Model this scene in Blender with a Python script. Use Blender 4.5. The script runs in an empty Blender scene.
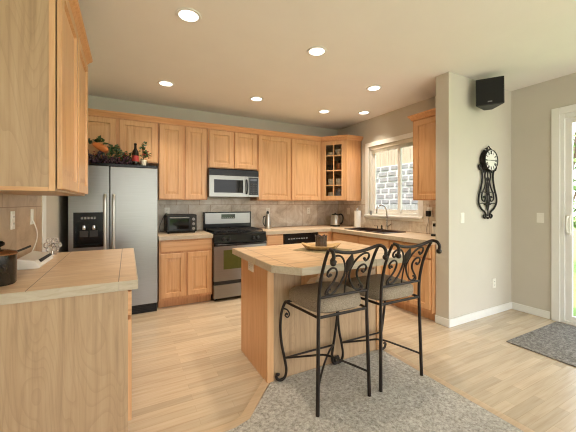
import bpy, math, random
from mathutils import Vector, Matrix

S = bpy.context.scene
C = S.collection
PI = math.pi
R = math.radians

# ------------------------------------------------------------------ camera
cd = bpy.data.cameras.new('camera'); cam = bpy.data.objects.new('camera', cd); C.objects.link(cam)
cam.location = (0, 0, 1.33); cam.rotation_euler = (R(90), 0, R(-27.9))
cd.sensor_width = 36; cd.lens = 36 * 303 / 576; cd.shift_y = -13 / 576
cd.clip_start = .05; cd.clip_end = 200
S.camera = cam

# ------------------------------------------------------------------ world, daylight, exposure
w = bpy.data.worlds.new('sky'); S.world = w; w.use_nodes = True
nt = w.node_tree; nt.nodes.clear()
out = nt.nodes.new('ShaderNodeOutputWorld'); bg = nt.nodes.new('ShaderNodeBackground')
tc = nt.nodes.new('ShaderNodeTexCoord'); sp = nt.nodes.new('ShaderNodeSeparateXYZ')
rp = nt.nodes.new('ShaderNodeValToRGB')
rp.color_ramp.elements[0].position = .0; rp.color_ramp.elements[0].color = (1, 1, .98, 1)
rp.color_ramp.elements[1].position = .7; rp.color_ramp.elements[1].color = (.72, .84, 1, 1)
nt.links.new(tc.outputs['Generated'], sp.inputs[0]); nt.links.new(sp.outputs['Z'], rp.inputs[0])
nt.links.new(rp.outputs[0], bg.inputs[0]); nt.links.new(bg.outputs[0], out.inputs[0])
bg.inputs[1].default_value = 4.0


def area(name, loc, rot, sx, sy, power, col, shape='RECTANGLE'):
    l = bpy.data.lights.new(name, 'AREA'); l.shape = shape; l.size = sx
    if shape == 'RECTANGLE': l.size_y = sy
    l.energy = power; l.color = col
    o = bpy.data.objects.new(name, l); C.objects.link(o); o.location = loc; o.rotation_euler = rot
    return o


def portal(name, loc, rz, sx, sy):
    o = area(name, loc, (R(90), 0, R(rz)), sx, sy, 1, (1, 1, 1)); o.data.cycles.is_portal = True


portal('added_rear_opening_portal', (.6, -3.95, 1.36), 180, 2.3, 2.5)
portal('added_rear_opening_portal', (3.05, -3.95, 1.36), 180, 2.3, 2.5)  # both rear openings are unseen, added to let daylight in
portal('door_portal', (4.42, .58, 1.16), -90, 2.0, 2.3)
portal('added_side_opening_portal', (4.42, -2.22, 1.35), -90, 2.5, 2.2)  # for the unseen side opening added as extra daylight
portal('sink_window_portal', (3.75, 3.37, 1.7), -90, 1.0, 1.13)

sl = bpy.data.lights.new('sun', 'SUN'); sl.energy = 12; sl.angle = R(3); sl.color = (1, .95, .86)
so = bpy.data.objects.new('sun', sl); C.objects.link(so); so.location = (0, -8, 12)
so.rotation_euler = Vector((.38, .6, -.95)).to_track_quat('-Z', 'Y').to_euler()
vs = S.view_settings
vs.view_transform = 'Standard'; vs.look = 'None'; vs.gamma = 1; vs.use_curve_mapping = False
vs.exposure = 0.28
S.cycles.filter_width = 1.1
CAN_POWER = 5.0
CAN_COL = (1, .87, .70)

# ------------------------------------------------------------------ materials


def srgb(r, g, b):
    f = lambda c: (c / 12.92 if c <= .04045 else ((c + .055) / 1.055) ** 2.4)
    return (f(r / 255), f(g / 255), f(b / 255), 1)


class N:
    def __init__(s, name):
        m = s.m = bpy.data.materials.new(name); m.use_nodes = True
        s.t = m.node_tree; s.b = s.t.nodes['Principled BSDF']

    def n(s, t, **k):
        x = s.t.nodes.new('ShaderNode' + t)
        for a, v in k.items(): setattr(x, a, v)
        return x

    def l(s, a, b): s.t.links.new(a, b)

    def obj(s, scale=(1, 1, 1), rnd=False):
        t = s.n('TexCoord'); mp = s.n('Mapping'); mp.inputs['Scale'].default_value = scale
        if rnd:
            oi = s.n('ObjectInfo'); ad = s.n('VectorMath', operation='ADD')
            mu = s.n('Math', operation='MULTIPLY'); mu.inputs[1].default_value = 37
            s.l(oi.outputs['Random'], mu.inputs[0]); s.l(t.outputs['Object'], ad.inputs[0]); s.l(mu.outputs[0], ad.inputs[1])
            s.l(ad.outputs[0], mp.inputs['Vector'])
        else:
            s.l(t.outputs['Object'], mp.inputs['Vector'])
        return mp.outputs[0]

    def noise(s, vec, scale, detail=4, rough=.55, dist=0):
        x = s.n('TexNoise'); x.inputs['Scale'].default_value = scale; x.inputs['Detail'].default_value = detail
        x.inputs['Roughness'].default_value = rough; x.inputs['Distortion'].default_value = dist
        s.l(vec, x.inputs['Vector']); return x.outputs['Fac']

    def ramp(s, fac, stops):
        x = s.n('ValToRGB'); e = x.color_ramp.elements
        e[0].position, e[0].color = stops[0]; e[1].position, e[1].color = stops[-1]
        for p, c in stops[1:-1]:
            k = e.new(p); k.color = c
        s.l(fac, x.inputs[0]); return x.outputs[0]

    def mix(s, fac, a, b, mode='MIX'):
        x = s.n('MixRGB', blend_type=mode)
        for i, v in ((0, fac), (1, a), (2, b)):
            if hasattr(v, 'is_output'): s.l(v, x.inputs[i])
            else: x.inputs[i].default_value = v
        return x.outputs[0]

    def bump(s, h, strength=.2, dist=.01):
        x = s.n('Bump'); x.inputs['Strength'].default_value = strength; x.inputs['Distance'].default_value = dist
        s.l(h, x.inputs['Height']); s.l(x.outputs[0], s.b.inputs['Normal'])

    def set(s, col=None, rough=.5, metal=0, spec=.5, coat=0):
        if col is not None:
            if hasattr(col, 'is_output'): s.l(col, s.b.inputs['Base Color'])
            else: s.b.inputs['Base Color'].default_value = col
        s.b.inputs['Roughness'].default_value = rough; s.b.inputs['Metallic'].default_value = metal
        s.b.inputs['Specular IOR Level'].default_value = spec; s.b.inputs['Coat Weight'].default_value = coat
        return s.m


def plain(name, col, rough=.5, metal=0, var=.06, scale=14, spec=.5):
    k = N(name); v = k.obj()
    f = k.noise(v, scale)
    a = tuple(c * (1 - var) for c in col[:3]) + (1,); b = tuple(min(1, c * (1 + var)) for c in col[:3]) + (1,)
    return k.set(k.ramp(f, [(.3, a), (.7, b)]), rough, metal, spec)


def wood(name, dark, mid, light, axis='z', rough=.38, cath=0.0):
    k = N(name)
    sc = {'z': (26, 26, 1.3), 'x': (1.3, 26, 26), 'y': (26, 1.3, 26)}[axis]
    v = k.obj(sc, True)
    f = k.noise(v, 1.6, 6, .6, .6)
    base = k.ramp(f, [(.28, dark), (.5, mid), (.75, light)])
    v2 = k.obj({'z': (3, 3, .5), 'x': (.5, 3, 3), 'y': (3, .5, 3)}[axis], True)
    f2 = k.noise(v2, 2, 2)
    base = k.mix(k.ramp(f2, [(.3, (.0, 0, 0, 1)), (.7, (.35, .35, .35, 1))]), base, light)
    if cath:
        v3 = k.obj({'z': (1.9, 1.9, .42), 'x': (.42, 1.9, 1.9), 'y': (1.9, .42, 1.9)}[axis], True)
        n3 = k.noise(v3, 2.3, 1.5, .4, .3)
        mu = k.n('Math', operation='MULTIPLY'); mu.inputs[1].default_value = 26; k.l(n3, mu.inputs[0])
        fr = k.n('Math', operation='FRACT'); k.l(mu.outputs[0], fr.inputs[0])
        band = k.ramp(fr.outputs[0], [(.0, (cath, cath, cath, 1)), (.3, (0, 0, 0, 1)), (1, (0, 0, 0, 1))])
        base = k.mix(band, base, dark)
    return k.set(base, rough)


def jointed(name, cols, joints_x, joints_y, grout, rough=.3, halfw=.0022, scale=3):
    """travertine tile top with grout joints at given world positions"""
    k = N(name); v = k.obj()
    st = k.n('Mapping'); st.inputs['Scale'].default_value = (1.0, 5, 5); k.l(v, st.inputs[0])
    f = k.noise(st.outputs[0], scale, 6, .62, .8)
    f2 = k.noise(v, 1.3, 2)
    base = k.ramp(f, [(.25, cols[0]), (.5, cols[1]), (.78, cols[2])])
    base = k.mix(k.ramp(f2, [(.35, (0, 0, 0, 1)), (.65, (.4, .4, .4, 1))]), base, cols[2])
    s = k.n('SeparateXYZ'); k.l(v, s.inputs[0]); acc = None
    for ax, js in (('X', joints_x), ('Y', joints_y)):
        for j in js:
            c = k.n('Math', operation='COMPARE'); c.inputs[1].default_value = j; c.inputs[2].default_value = halfw
            k.l(s.outputs[ax], c.inputs[0])
            if acc is None: acc = c.outputs[0]
            else:
                m = k.n('Math', operation='MAXIMUM'); k.l(acc, m.inputs[0]); k.l(c.outputs[0], m.inputs[1]); acc = m.outputs[0]
    if acc is not None: base = k.mix(acc, base, grout)
    return k.set(base, rough)


def tiles(name, axis, cols, grout, tw=.33, th=.385, off=(0, 0)):
    """wall tiles; axis = horizontal object axis"""
    k = N(name); v = k.obj(); s = k.n('SeparateXYZ'); k.l(v, s.inputs[0])
    cb = k.n('CombineXYZ'); k.l(s.outputs[axis], cb.inputs[0]); k.l(s.outputs['Z'], cb.inputs[1])
    mp = k.n('Mapping'); mp.inputs['Location'].default_value = (off[0], off[1], 0); k.l(cb.outputs[0], mp.inputs[0])
    br = k.n('TexBrick'); br.offset = .5; k.l(mp.outputs[0], br.inputs['Vector'])
    br.inputs['Scale'].default_value = 1; br.inputs['Brick Width'].default_value = tw; br.inputs['Row Height'].default_value = th
    br.inputs['Mortar Size'].default_value = .003; br.inputs['Mortar Smooth'].default_value = .3; br.inputs['Bias'].default_value = 0
    br.inputs['Color1'].default_value = (.88, .88, .88, 1); br.inputs['Color2'].default_value = (1.12, 1.12, 1.12, 1)
    br.inputs['Mortar'].default_value = (1, 1, 1, 1)
    f = k.noise(v, 4.5, 7, .65, 1.2)
    base = k.ramp(f, [(.25, cols[0]), (.5, cols[1]), (.75, cols[2])])
    base = k.mix(1.0, base, br.outputs['Color'], 'MULTIPLY')
    base = k.mix(br.outputs['Fac'], base, grout)
    return k.set(base, .4)


M = {}
M['wall'] = plain('wall_paint', srgb(207, 200, 187), .85, var=.015, scale=3, spec=.2)
M['ceil'] = plain('ceiling_paint', srgb(246, 241, 235), .9, var=.012, scale=3, spec=.2)
M['white'] = plain('white_trim_paint', srgb(238, 237, 232), .45, var=.01)
M['plastic'] = plain('white_plastic', srgb(236, 232, 222), .4, var=.01)
dk, md, lt = srgb(196, 142, 96), srgb(216, 166, 118), srgb(227, 183, 138)
M['maple'] = wood('maple_door', dk, md, lt, 'z')
M['maple_h'] = wood('maple_rail', dk, md, lt, 'x')
M['maple_y'] = wood('maple_rail_deep', dk, md, lt, 'y')
M['box'] = wood('maple_carcass', srgb(186, 128, 82), srgb(206, 150, 102), srgb(218, 168, 120), 'z')
M['crown'] = wood('maple_crown', srgb(200, 138, 90), srgb(216, 158, 108), srgb(226, 172, 124), 'x')
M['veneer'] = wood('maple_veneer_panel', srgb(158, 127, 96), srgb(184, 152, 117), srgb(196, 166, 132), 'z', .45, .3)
M['inside'] = plain('cabinet_interior', srgb(120, 78, 48), .6)
M['steel'] = None
k = N('brushed_steel'); v = k.obj((1, 1, 60)); f = k.noise(v, 3, 3)
M['steel'] = k.set(k.ramp(f, [(.3, srgb(141, 140, 137)), (.7, srgb(149, 148, 145))]), .32, .92)
k.bump(f, .008, .002)
k = N('brushed_steel_upright'); v = k.obj((60, 60, 1)); f = k.noise(v, 3, 3)
M['steel_v'] = k.set(k.ramp(f, [(.3, srgb(186, 184, 178)), (.7, srgb(206, 203, 197))]), .28, .95)
M['chrome'] = plain('polished_chrome', srgb(205, 205, 205), .15, 1, .02)
M['black'] = plain('black_gloss', srgb(16, 15, 15), .2, 0, .1, spec=.3)
M['blackm'] = plain('black_matte', srgb(24, 23, 22), .6, 0, .15)
M['dgrey'] = plain('dark_grey_metal', srgb(58, 56, 54), .5, .3)
M['iron'] = plain('bronzed_wrought_iron', srgb(42, 33, 27), .45, .4, .2, 40)
M['ironb'] = plain('black_wrought_iron', srgb(34, 30, 26), .5, .5, .2, 40)
k = N('tweed_cushion'); v = k.obj(); f = k.noise(v, 160, 4, .7); f2 = k.noise(v, 38, 4, .7)
col = k.ramp(f, [(.3, srgb(112, 96, 80)), (.5, srgb(152, 138, 120)), (.72, srgb(184, 172, 156))])
col = k.mix(k.ramp(f2, [(.35, (0, 0, 0, 1)), (.65, (.3, .3, .3, 1))]), col, srgb(132, 114, 96))
M['tweed'] = k.set(col, .95, spec=.1); k.bump(f, .3, .004)
trav = (srgb(178, 142, 108), srgb(210, 176, 138), srgb(230, 206, 176))
M['left_top'] = jointed('counter_tile_left', trav, [-.042, -.425], [2.62], srgb(120, 92, 66))
M['isl_top'] = jointed('counter_tile_island', trav, [.953, 1.285, 1.62, 1.95], [1.832, 2.16, 2.49], srgb(140, 108, 78), halfw=.003)
M['edge'] = jointed('counter_edge_tile_cool_lit', (srgb(170, 152, 126), srgb(190, 174, 150), srgb(204, 192, 170)), [], [], srgb(120, 100, 80), scale=9)  # cool daylight on the edge faces painted in as a greyer tile colour
M['run_top'] = jointed('counter_tile_run', (srgb(206, 178, 144), srgb(218, 194, 164), srgb(226, 208, 184)),
                       [.55, .88, 2.1, 2.43, 2.76, 3.09, 3.42], [2.45, 2.78, 3.11, 3.44, 3.90, 4.2, 4.52], srgb(182, 152, 120))
tc3 = (srgb(162, 144, 124), srgb(206, 194, 178), srgb(230, 225, 216))
M['splash_x'] = tiles('splash_tile_back', 'X', tc3, srgb(150, 118, 88), off=(.02, -.918 + .0))
M['splash_y'] = tiles('splash_tile_side', 'Y', tc3, srgb(150, 118, 88), off=(.1, -.918))
M['splash_l'] = tiles('splash_tile_left', 'Y', (srgb(162, 132, 102), srgb(190, 162, 130), srgb(206, 182, 152)), srgb(140, 104, 74), tw=.5, off=(.15, -.918))

# floor planks
k = N('maple_plank_floor'); v = k.obj()
br = k.n('TexBrick'); br.offset = .37; br.offset_frequency = 2; k.l(v, br.inputs['Vector']); br.inputs['Scale'].default_value = 1
br.inputs['Brick Width'].default_value = .62; br.inputs['Row Height'].default_value = .066; br.inputs['Mortar Size'].default_value = .0006
br.inputs['Color1'].default_value = (.86, .86, .86, 1); br.inputs['Color2'].default_value = (1.08, 1.08, 1.08, 1); br.inputs['Mortar'].default_value = (.7, .66, .6, 1)
mp = k.n('Mapping'); mp.inputs['Scale'].default_value = (2, 30, 30); k.l(v, mp.inputs[0])
f = k.noise(mp.outputs[0], 1.4, 5)
base = k.ramp(f, [(.25, srgb(190, 168, 142)), (.5, srgb(202, 183, 157)), (.8, srgb(212, 195, 171))])
M['floor'] = k.set(k.mix(1.0, base, br.outputs['Color'], 'MULTIPLY'), .22)
M['border'] = wood('maple_floor_edge', srgb(186, 158, 126), srgb(200, 174, 142), srgb(210, 186, 156), 'x', .3)

k = N('carpet_pile'); v = k.obj(); f = k.noise(v, 52, 5, .75); f2 = k.noise(v, 5, 3)
col = k.ramp(f, [(.3, srgb(132, 126, 116)), (.48, srgb(186, 180, 170)), (.68, srgb(226, 222, 214))])
M['carpet'] = k.set(k.mix(k.ramp(f2, [(.4, (0, 0, 0, 1)), (.6, (.15, .15, .15, 1))]), col, srgb(156, 148, 136)), 1, spec=.05); k.bump(f, .8, .012)
k = N('rug_weave'); v = k.obj(); f = k.noise(v, 48, 5, .78)
M['rug'] = k.set(k.ramp(f, [(.32, srgb(84, 79, 72)), (.5, srgb(134, 128, 120)), (.7, srgb(178, 172, 164))]), 1, spec=.05); k.bump(f, .8, .01)


def glass(name, tint=(1, 1, 1, 1), refl=1.0):
    k = N(name); t = k.t; o = t.nodes['Material Output']
    tr = k.n('BsdfTransparent'); tr.inputs[0].default_value = tint
    gl = k.n('BsdfGlossy'); gl.inputs['Roughness'].default_value = .02
    lw = k.n('LayerWeight'); pw = k.n('Math', operation='POWER'); pw.inputs[1].default_value = 4; k.l(lw.outputs['Facing'], pw.inputs[0])
    ma = k.n('Math', operation='MULTIPLY_ADD'); k.l(pw.outputs[0], ma.inputs[0]); ma.inputs[1].default_value = .6; ma.inputs[2].default_value = .035
    mx = k.n('MixShader'); k.l(ma.outputs[0], mx.inputs[0]); k.l(tr.outputs[0], mx.inputs[1]); k.l(gl.outputs[0], mx.inputs[2])
    k.l(mx.outputs[0], o.inputs[0]); return k.m


M['glass'] = glass('clear_pane')
M['cglass'] = glass('cabinet_pane', (.85, .83, .8, 1))
k = N('clear_glass_solid'); k.set((.97, .95, .92, 1), .03); k.b.inputs['Transmission Weight'].default_value = .85; M['gsolid'] = k.m
k = N('can_light_lens'); k.set((1, .95, .85, 1), .5); k.b.inputs['Emission Color'].default_value = (1, .93, .8, 1)
k.b.inputs['Emission Strength'].default_value = 4; M['lens'] = k.m
M['oven_glass'] = plain('oven_window_glass', srgb(16, 15, 13), .06, 0, .05, spec=.22)
M['green_reflect_glass'] = plain('oven_glass_green_reflection', srgb(84, 88, 44), .08, 0, .1)  # green reflection painted into the oven window's base colour
M['grape'] = plain('purple_grapes', srgb(58, 28, 44), .3, 0, .3, 60)
M['leaf'] = plain('ivy_leaves', srgb(52, 74, 34), .5, 0, .35, 30)
M['redfl'] = plain('red_berries', srgb(150, 40, 28), .4)
M['gourd'] = plain('orange_gourd', srgb(206, 120, 62), .45, 0, .2)
M['bottle'] = plain('dark_bottle_glass', srgb(26, 22, 16), .12)
M['redlab'] = plain('red_bottle_label', srgb(168, 52, 50), .6)
M['cream'] = plain('cream_ceramic', srgb(226, 218, 200), .3, 0, .02)
M['bluecer'] = plain('blue_grey_ceramic', srgb(110, 128, 150), .35)
M['browncer'] = plain('brown_ceramic', srgb(150, 96, 56), .4)
M['straw'] = wood('straw_bowl_weave', srgb(150, 112, 66), srgb(196, 158, 104), srgb(222, 190, 138), 'x', .6)
M['mat'] = plain('woven_placemat', srgb(150, 136, 104), .9, 0, .3, 80)
M['candle'] = plain('mottled_dark_glass_holder', srgb(70, 54, 42), .3, 0, .6, 45)
M['paper'] = plain('white_paper_towel', srgb(240, 238, 232), .95, 0, .02)
M['potblack'] = plain('dark_enamel_pot', srgb(38, 32, 26), .15, 0, .4, 12)
M['lid'] = plain('pot_lid_warm_reflection', srgb(150, 110, 76), .25, .8)  # warm reflection painted into the pot lid's colour
M['sink'] = plain('dark_composite_sink', srgb(58, 42, 34), .35)
M['spk'] = plain('speaker_cloth', srgb(16, 15, 14), .8)
M['spkg'] = plain('speaker_plastic', srgb(44, 43, 40), .45)
M['grass'] = plain('lawn_grass', srgb(116, 140, 78), .95, 0, .25, 6, .1)
M['bounce_patio'] = plain('bounce_patio_concrete', srgb(200, 196, 188), .9, 0, .05, 4, .2)  # for unseen pale ground added to bounce daylight onto the ceiling
M['gravel'] = plain('gravel_ground', srgb(150, 145, 135), .95, 0, .2, 20, .1)
M['bush'] = plain('shrub_leaves', srgb(92, 118, 62), .7, 0, .35, 5, .2)
M['bark'] = plain('shrub_stem', srgb(92, 76, 58), .9)
M['block'] = plain('retaining_block', srgb(112, 110, 108), .9, 0, .22, 5, .1)
M['mortarfill'] = plain('pale_joint_grit', srgb(160, 158, 152), .9, 0, .06, 10, .1)
M['fencew'] = wood('weathered_fence', srgb(100, 98, 94), srgb(122, 120, 116), srgb(142, 140, 136), 'z', .9)
M['fenceb'] = wood('tan_fence', srgb(112, 98, 80), srgb(134, 118, 98), srgb(150, 136, 116), 'z', .9)
M['dial'] = plain('clock_dial_face', srgb(238, 235, 226), .5, 0, .02)
M['knob'] = plain('black_knob', srgb(30, 29, 28), .35)
M['disp'] = plain('display_window', srgb(30, 34, 36), .1)
M['grey'] = plain('grey_plastic', srgb(140, 140, 138), .4)
M['siding'] = plain('house_siding', srgb(196, 190, 178), .8)

# ------------------------------------------------------------------ mesh helpers


def crom(pts, n=6, closed=False):
    P = [Vector(p) for p in pts]; o = []; L = len(P)
    rng = range(L if closed else L - 1)
    for i in rng:
        if closed: a, b, c, d = P[(i - 1) % L], P[i], P[(i + 1) % L], P[(i + 2) % L]
        else: a, b, c, d = P[max(i - 1, 0)], P[i], P[i + 1], P[min(i + 2, L - 1)]
        for j in range(n):
            t = j / n
            o.append(.5 * ((2 * b) + (c - a) * t + (2 * a - 5 * b + 4 * c - d) * t * t + (3 * b - a - 3 * c + d) * t ** 3))
    if not closed: o.append(P[-1])
    return o


class MB:
    def __init__(s): s.v = []; s.f = []; s.fm = []; s.mi = 0

    def add(s, vs, fs):
        o = len(s.v); s.v += [tuple(v) for v in vs]
        for f in fs: s.f.append([i + o for i in f]); s.fm.append(s.mi)
        return s

    def box(s, x0, y0, z0, x1, y1, z1):
        return s.add([(x, y, z) for z in (z0, z1) for y in (y0, y1) for x in (x0, x1)],
                     [(0, 2, 3, 1), (4, 5, 7, 6), (0, 1, 5, 4), (2, 6, 7, 3), (0, 4, 6, 2), (1, 3, 7, 5)])

    def prism(s, poly, z0, z1):
        n = len(poly)
        a = sum(poly[i][0] * poly[(i + 1) % n][1] - poly[(i + 1) % n][0] * poly[i][1] for i in range(n))
        if a < 0: poly = poly[::-1]
        return s.add([(x, y, z0) for x, y in poly] + [(x, y, z1) for x, y in poly],
                     [list(range(n))[::-1], list(range(n, 2 * n))] + [(i, (i + 1) % n, n + (i + 1) % n, n + i) for i in range(n)])

    def loops(s, ls, cap0=True, cap1=True):
        n = len(ls[0]); vs = [p for l in ls for p in l]; fs = []
        for k in range(len(ls) - 1):
            for i in range(n):
                j = (i + 1) % n; fs.append((k * n + i, k * n + j, (k + 1) * n + j, (k + 1) * n + i))
        if cap0: fs.append(list(range(n))[::-1])
        if cap1: fs.append(list(range((len(ls) - 1) * n, len(ls) * n)))
        return s.add(vs, fs)

    def lathe(s, prof, c=(0, 0, 0), n=24, axis='z', cap=True):
        ls = []
        for r, z in prof:
            l = []
            for i in range(n):
                a = 2 * PI * i / n; x, y = r * math.cos(a), r * math.sin(a)
                p = {'z': (x, y, z), 'y': (x, -z, y), 'x': (z, x, y)}[axis]
                l.append((p[0] + c[0], p[1] + c[1], p[2] + c[2]))
            ls.append(l)
        return s.loops(ls, cap, cap)

    def sphere(s, c, r, sc=(1, 1, 1), n=12):
        m = max(4, n // 2)
        pr = [(max(1e-4, r * math.sin(PI * i / m)), -r * math.cos(PI * i / m)) for i in range(m + 1)]
        return s.loops([[(c[0] + q * math.cos(2 * PI * k / n) * sc[0], c[1] + q * math.sin(2 * PI * k / n) * sc[1], c[2] + z * sc[2]) for k in range(n)] for q, z in pr])

    def tube(s, pts, r, n=8, smooth=5, closed=False, flat=1.0):
        P = crom(pts, smooth, closed) if smooth else [Vector(p) for p in pts]
        L = len(P); ls = []; up = None
        for i, p in enumerate(P):
            t = (P[(i + 1) % L] - P[i - 1]) if closed else (P[min(i + 1, L - 1)] - P[max(i - 1, 0)])
            if t.length < 1e-9: t = Vector((0, 0, 1))
            t.normalize()
            if up is None: up = Vector((0, 0, 1)) if abs(t.z) < .9 else Vector((1, 0, 0))
            up = (up - t * up.dot(t))
            if up.length < 1e-6: up = t.orthogonal()
            up.normalize(); b = t.cross(up)
            rr = r(i / max(1, L - 1)) if callable(r) else r
            ls.append([tuple(p + (up * math.cos(2 * PI * q / n) * flat + b * math.sin(2 * PI * q / n)) * rr) for q in range(n)])
        if closed: ls.append(ls[0]); return s.loops(ls, False, False)
        return s.loops(ls)

    def door(s, x0, x1, z0, z1, y=-.02, yb=0.0, fr=.058, rec=.014):
        """framed cabinet door facing -y with a recessed panel"""
        def lp(i, yy): return [(x0 + i, yy, z0 + i), (x1 - i, yy, z0 + i), (x1 - i, yy, z1 - i), (x0 + i, yy, z1 - i)]
        return s.loops([lp(0, yb), lp(0, y + .003), lp(.003, y), lp(fr, y), lp(fr + .005, y + rec), lp(fr + .02, y + rec), lp(fr + .045, y + rec - .006)])

    def build(s, name, mat, parent=None, bevel=0, smooth=False, loc=None, rot=None):
        me = bpy.data.meshes.new(name); me.from_pydata(s.v, [], s.f)
        for m in (mat if isinstance(mat, list) else [mat]): me.materials.append(M[m] if isinstance(m, str) else m)
        for p, i in zip(me.polygons, s.fm): p.material_index = i
        me.validate(); me.update()
        import bmesh
        bm = bmesh.new(); bm.from_mesh(me); bmesh.ops.recalc_face_normals(bm, faces=bm.faces); bm.to_mesh(me); bm.free()
        if smooth:
            for p in me.polygons: p.use_smooth = True
            try: me.set_sharp_from_angle(angle=R(42))
            except Exception: pass
        o = bpy.data.objects.new(name, me); C.objects.link(o)
        if parent: o.parent = parent
        if loc: o.location = loc
        if rot: o.rotation_euler = rot
        if bevel:
            b = o.modifiers.new('bevel', 'BEVEL'); b.width = bevel; b.segments = 2; b.limit_method = 'ANGLE'; b.angle_limit = R(40)
        return o


def thing(name, label, cat, loc=(0, 0, 0), rz=0, group=None):
    o = bpy.data.objects.new(name, None); C.objects.link(o); o.empty_display_size = .05
    o.location = loc; o.rotation_euler = (0, 0, R(rz)); return tag(o, label, cat, group)


def tag(o, label, cat, group=None):
    o['label'] = label; o['category'] = cat
    if group: o['group'] = group
    return o


def struct(name, mb, mat, label=None, bevel=0, **k):
    o = mb.build(name, mat, None, bevel, **k); o['kind'] = 'structure'
    if label: o['label'] = label
    return o


def dup(root, loc, rz, label):
    r = root.copy(); C.objects.link(r); r.location = loc; r.rotation_euler = (0, 0, R(rz)); r['label'] = label
    for ch in list(root.children):
        c = ch.copy(); C.objects.link(c); c.parent = r
        for g in list(ch.children):
            d = g.copy(); C.objects.link(d); d.parent = c
    return r


rnd = random.Random(4)
WL, WB, WS, WR, WN = -.66, 4.72, 3.59, 4.28, 2.06     # left wall, back wall, sink wall, right wall, nook wall
CT, CH, YR = .915, 2.74, -4.0                         # counter top, ceiling, rear limit

# ------------------------------------------------------------------ structure
struct('floor', MB().box(WL - .12, YR, -.12, WR + .12, WB + .12, 0), 'floor', 'light maple plank floor')
struct('ceiling', MB().box(WL - .12, YR, CH, WR + .12, WB + .12, CH + .12), 'ceil', 'smooth off-white ceiling')
struct('wall_left', MB().box(WL - .12, YR, 0, WL, WB + .12, CH), 'wall')
struct('wall_back', MB().box(WL, WB, 0, WS + .12, WB + .12, CH), 'wall')
# sink wall with a window opening
wy0, wy1, wz0, wz1 = 2.87, 3.87, 1.135, 2.27
b = MB(); b.box(WS, 2.22, 0, WS + .12, WB, wz0); b.box(WS, 2.22, wz1, WS + .12, WB, CH)
b.box(WS, 2.22, wz0, WS + .12, wy0, wz1); b.box(WS, wy1, wz0, WS + .12, WB, wz1)
struct('wall_sink', b, 'wall')
struct('wall_nook', MB().box(3.04, WN, 0, WR + .12, 2.22, CH), 'wall', 'stub wall beside the sink run', .004)
dy0, dy1, dz1 = -.42, 1.57, 2.32
b = MB(); b.box(WR, YR, 0, WR + .12, -3.5, CH); b.box(WR, -.95, 0, WR + .12, dy0, CH); b.box(WR, -3.5, 0, WR + .12, -.95, .25); b.box(WR, -3.5, 2.45, WR + .12, -.95, CH); b.box(WR, dy1, 0, WR + .12, WN, CH); b.box(WR, dy0, dz1, WR + .12, dy1, CH)  # unseen opening behind the sliding door added for cooler daylight
struct('wall_right', b, 'wall')

b = MB()
for x0, x1 in ((WL - .12, -.55), (1.75, 1.9), (4.2, WR + .12)): b.box(x0, YR - .12, 0, x1, YR, CH)
for x0, x1 in ((-.55, 1.75), (1.9, 4.2)): b.box(x0, YR - .12, 0, x1, YR, .1); b.box(x0, YR - .12, 2.62, x1, YR, CH)  # large unseen openings added to bring daylight into the room
struct('wall_rear', b, 'wall', 'unseen wall behind the camera with two large openings added for daylight')
# backsplash tiles
b = MB(); b.box(.34, WB - .012, CT - .0, WS, WB, 1.40); b.box(1.02, WB - .012, .5, 1.79, WB, CT)
struct('trim_1', b, 'splash_x', 'stone tile backsplash on the back wall')
b = MB(); b.box(WS - .012, 2.22, CT, WS, WB - .012, 1.075); b.box(WS - .012, 2.22, 1.075, WS, 2.80, 1.40); b.box(WS - .012, 3.94, 1.075, WS, WB - .012, 1.40)
struct('trim_2', b, 'splash_y', 'stone tile backsplash beside the window')
struct('trim_3', MB().box(WL, 1.86, CT, WL + .012, 3.28, 1.40), 'splash_l', 'stone tile backsplash on the left wall')
struct('trim_4', MB().box(WL, 3.28, 0, WL + .02, 3.40, 2.1), 'white', 'white upright trim past the left counter', .003)

# carpet edge, carpet, floor border
cp = [(2.02, YR), (2.02, 2.035), (.935, 2.035), (.66, 1.745), (.56, 1.715), (-.64, 1.70), (-.64, YR)]
struct('carpet', MB().prism(cp, .0, .012), 'carpet', 'grey-beige carpet under the bar stools')
edge = [(2.02, YR), (2.02, 2.035)]
b = MB(); b.prism([(2.02, YR), (2.02, 2.035), (2.075, 2.035), (2.075, YR)], 0, .013)
inner = [(.925, 2.035), (.66, 1.745), (.56, 1.715), (-.64, 1.70)]
outer = [(.925, 2.115), (.615, 1.79), (.545, 1.77), (-.64, 1.755)]
for i in range(3): b.prism([inner[i], inner[i + 1], outer[i + 1], outer[i]], 0, .013)
struct('trim_5', b, 'border', 'wooden edge strip around the carpet')

# baseboards
struct('baseboard_nook', MB().box(3.03, WN - .014, 0, WR, WN, .085), 'white', None, .004)
struct('baseboard_nook_end', MB().box(3.026, WN - .014, 0, 3.04, 2.22, .085), 'white', None, .004)
struct('baseboard_right', MB().box(WR - .014, 1.66, 0, WR, WN - .014, .085), 'white', None, .004)

# kitchen window
def frame(mb, a0, a1, z0, z1, w, x0, x1):
    mb.box(x0, a0, z0, x1, a0 + w, z1); mb.box(x0, a1 - w, z0, x1, a1, z1)
    mb.box(x0, a0 + w, z0, x1, a1 - w, z0 + w); mb.box(x0, a0 + w, z1 - w, x1, a1 - w, z1)


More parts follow.
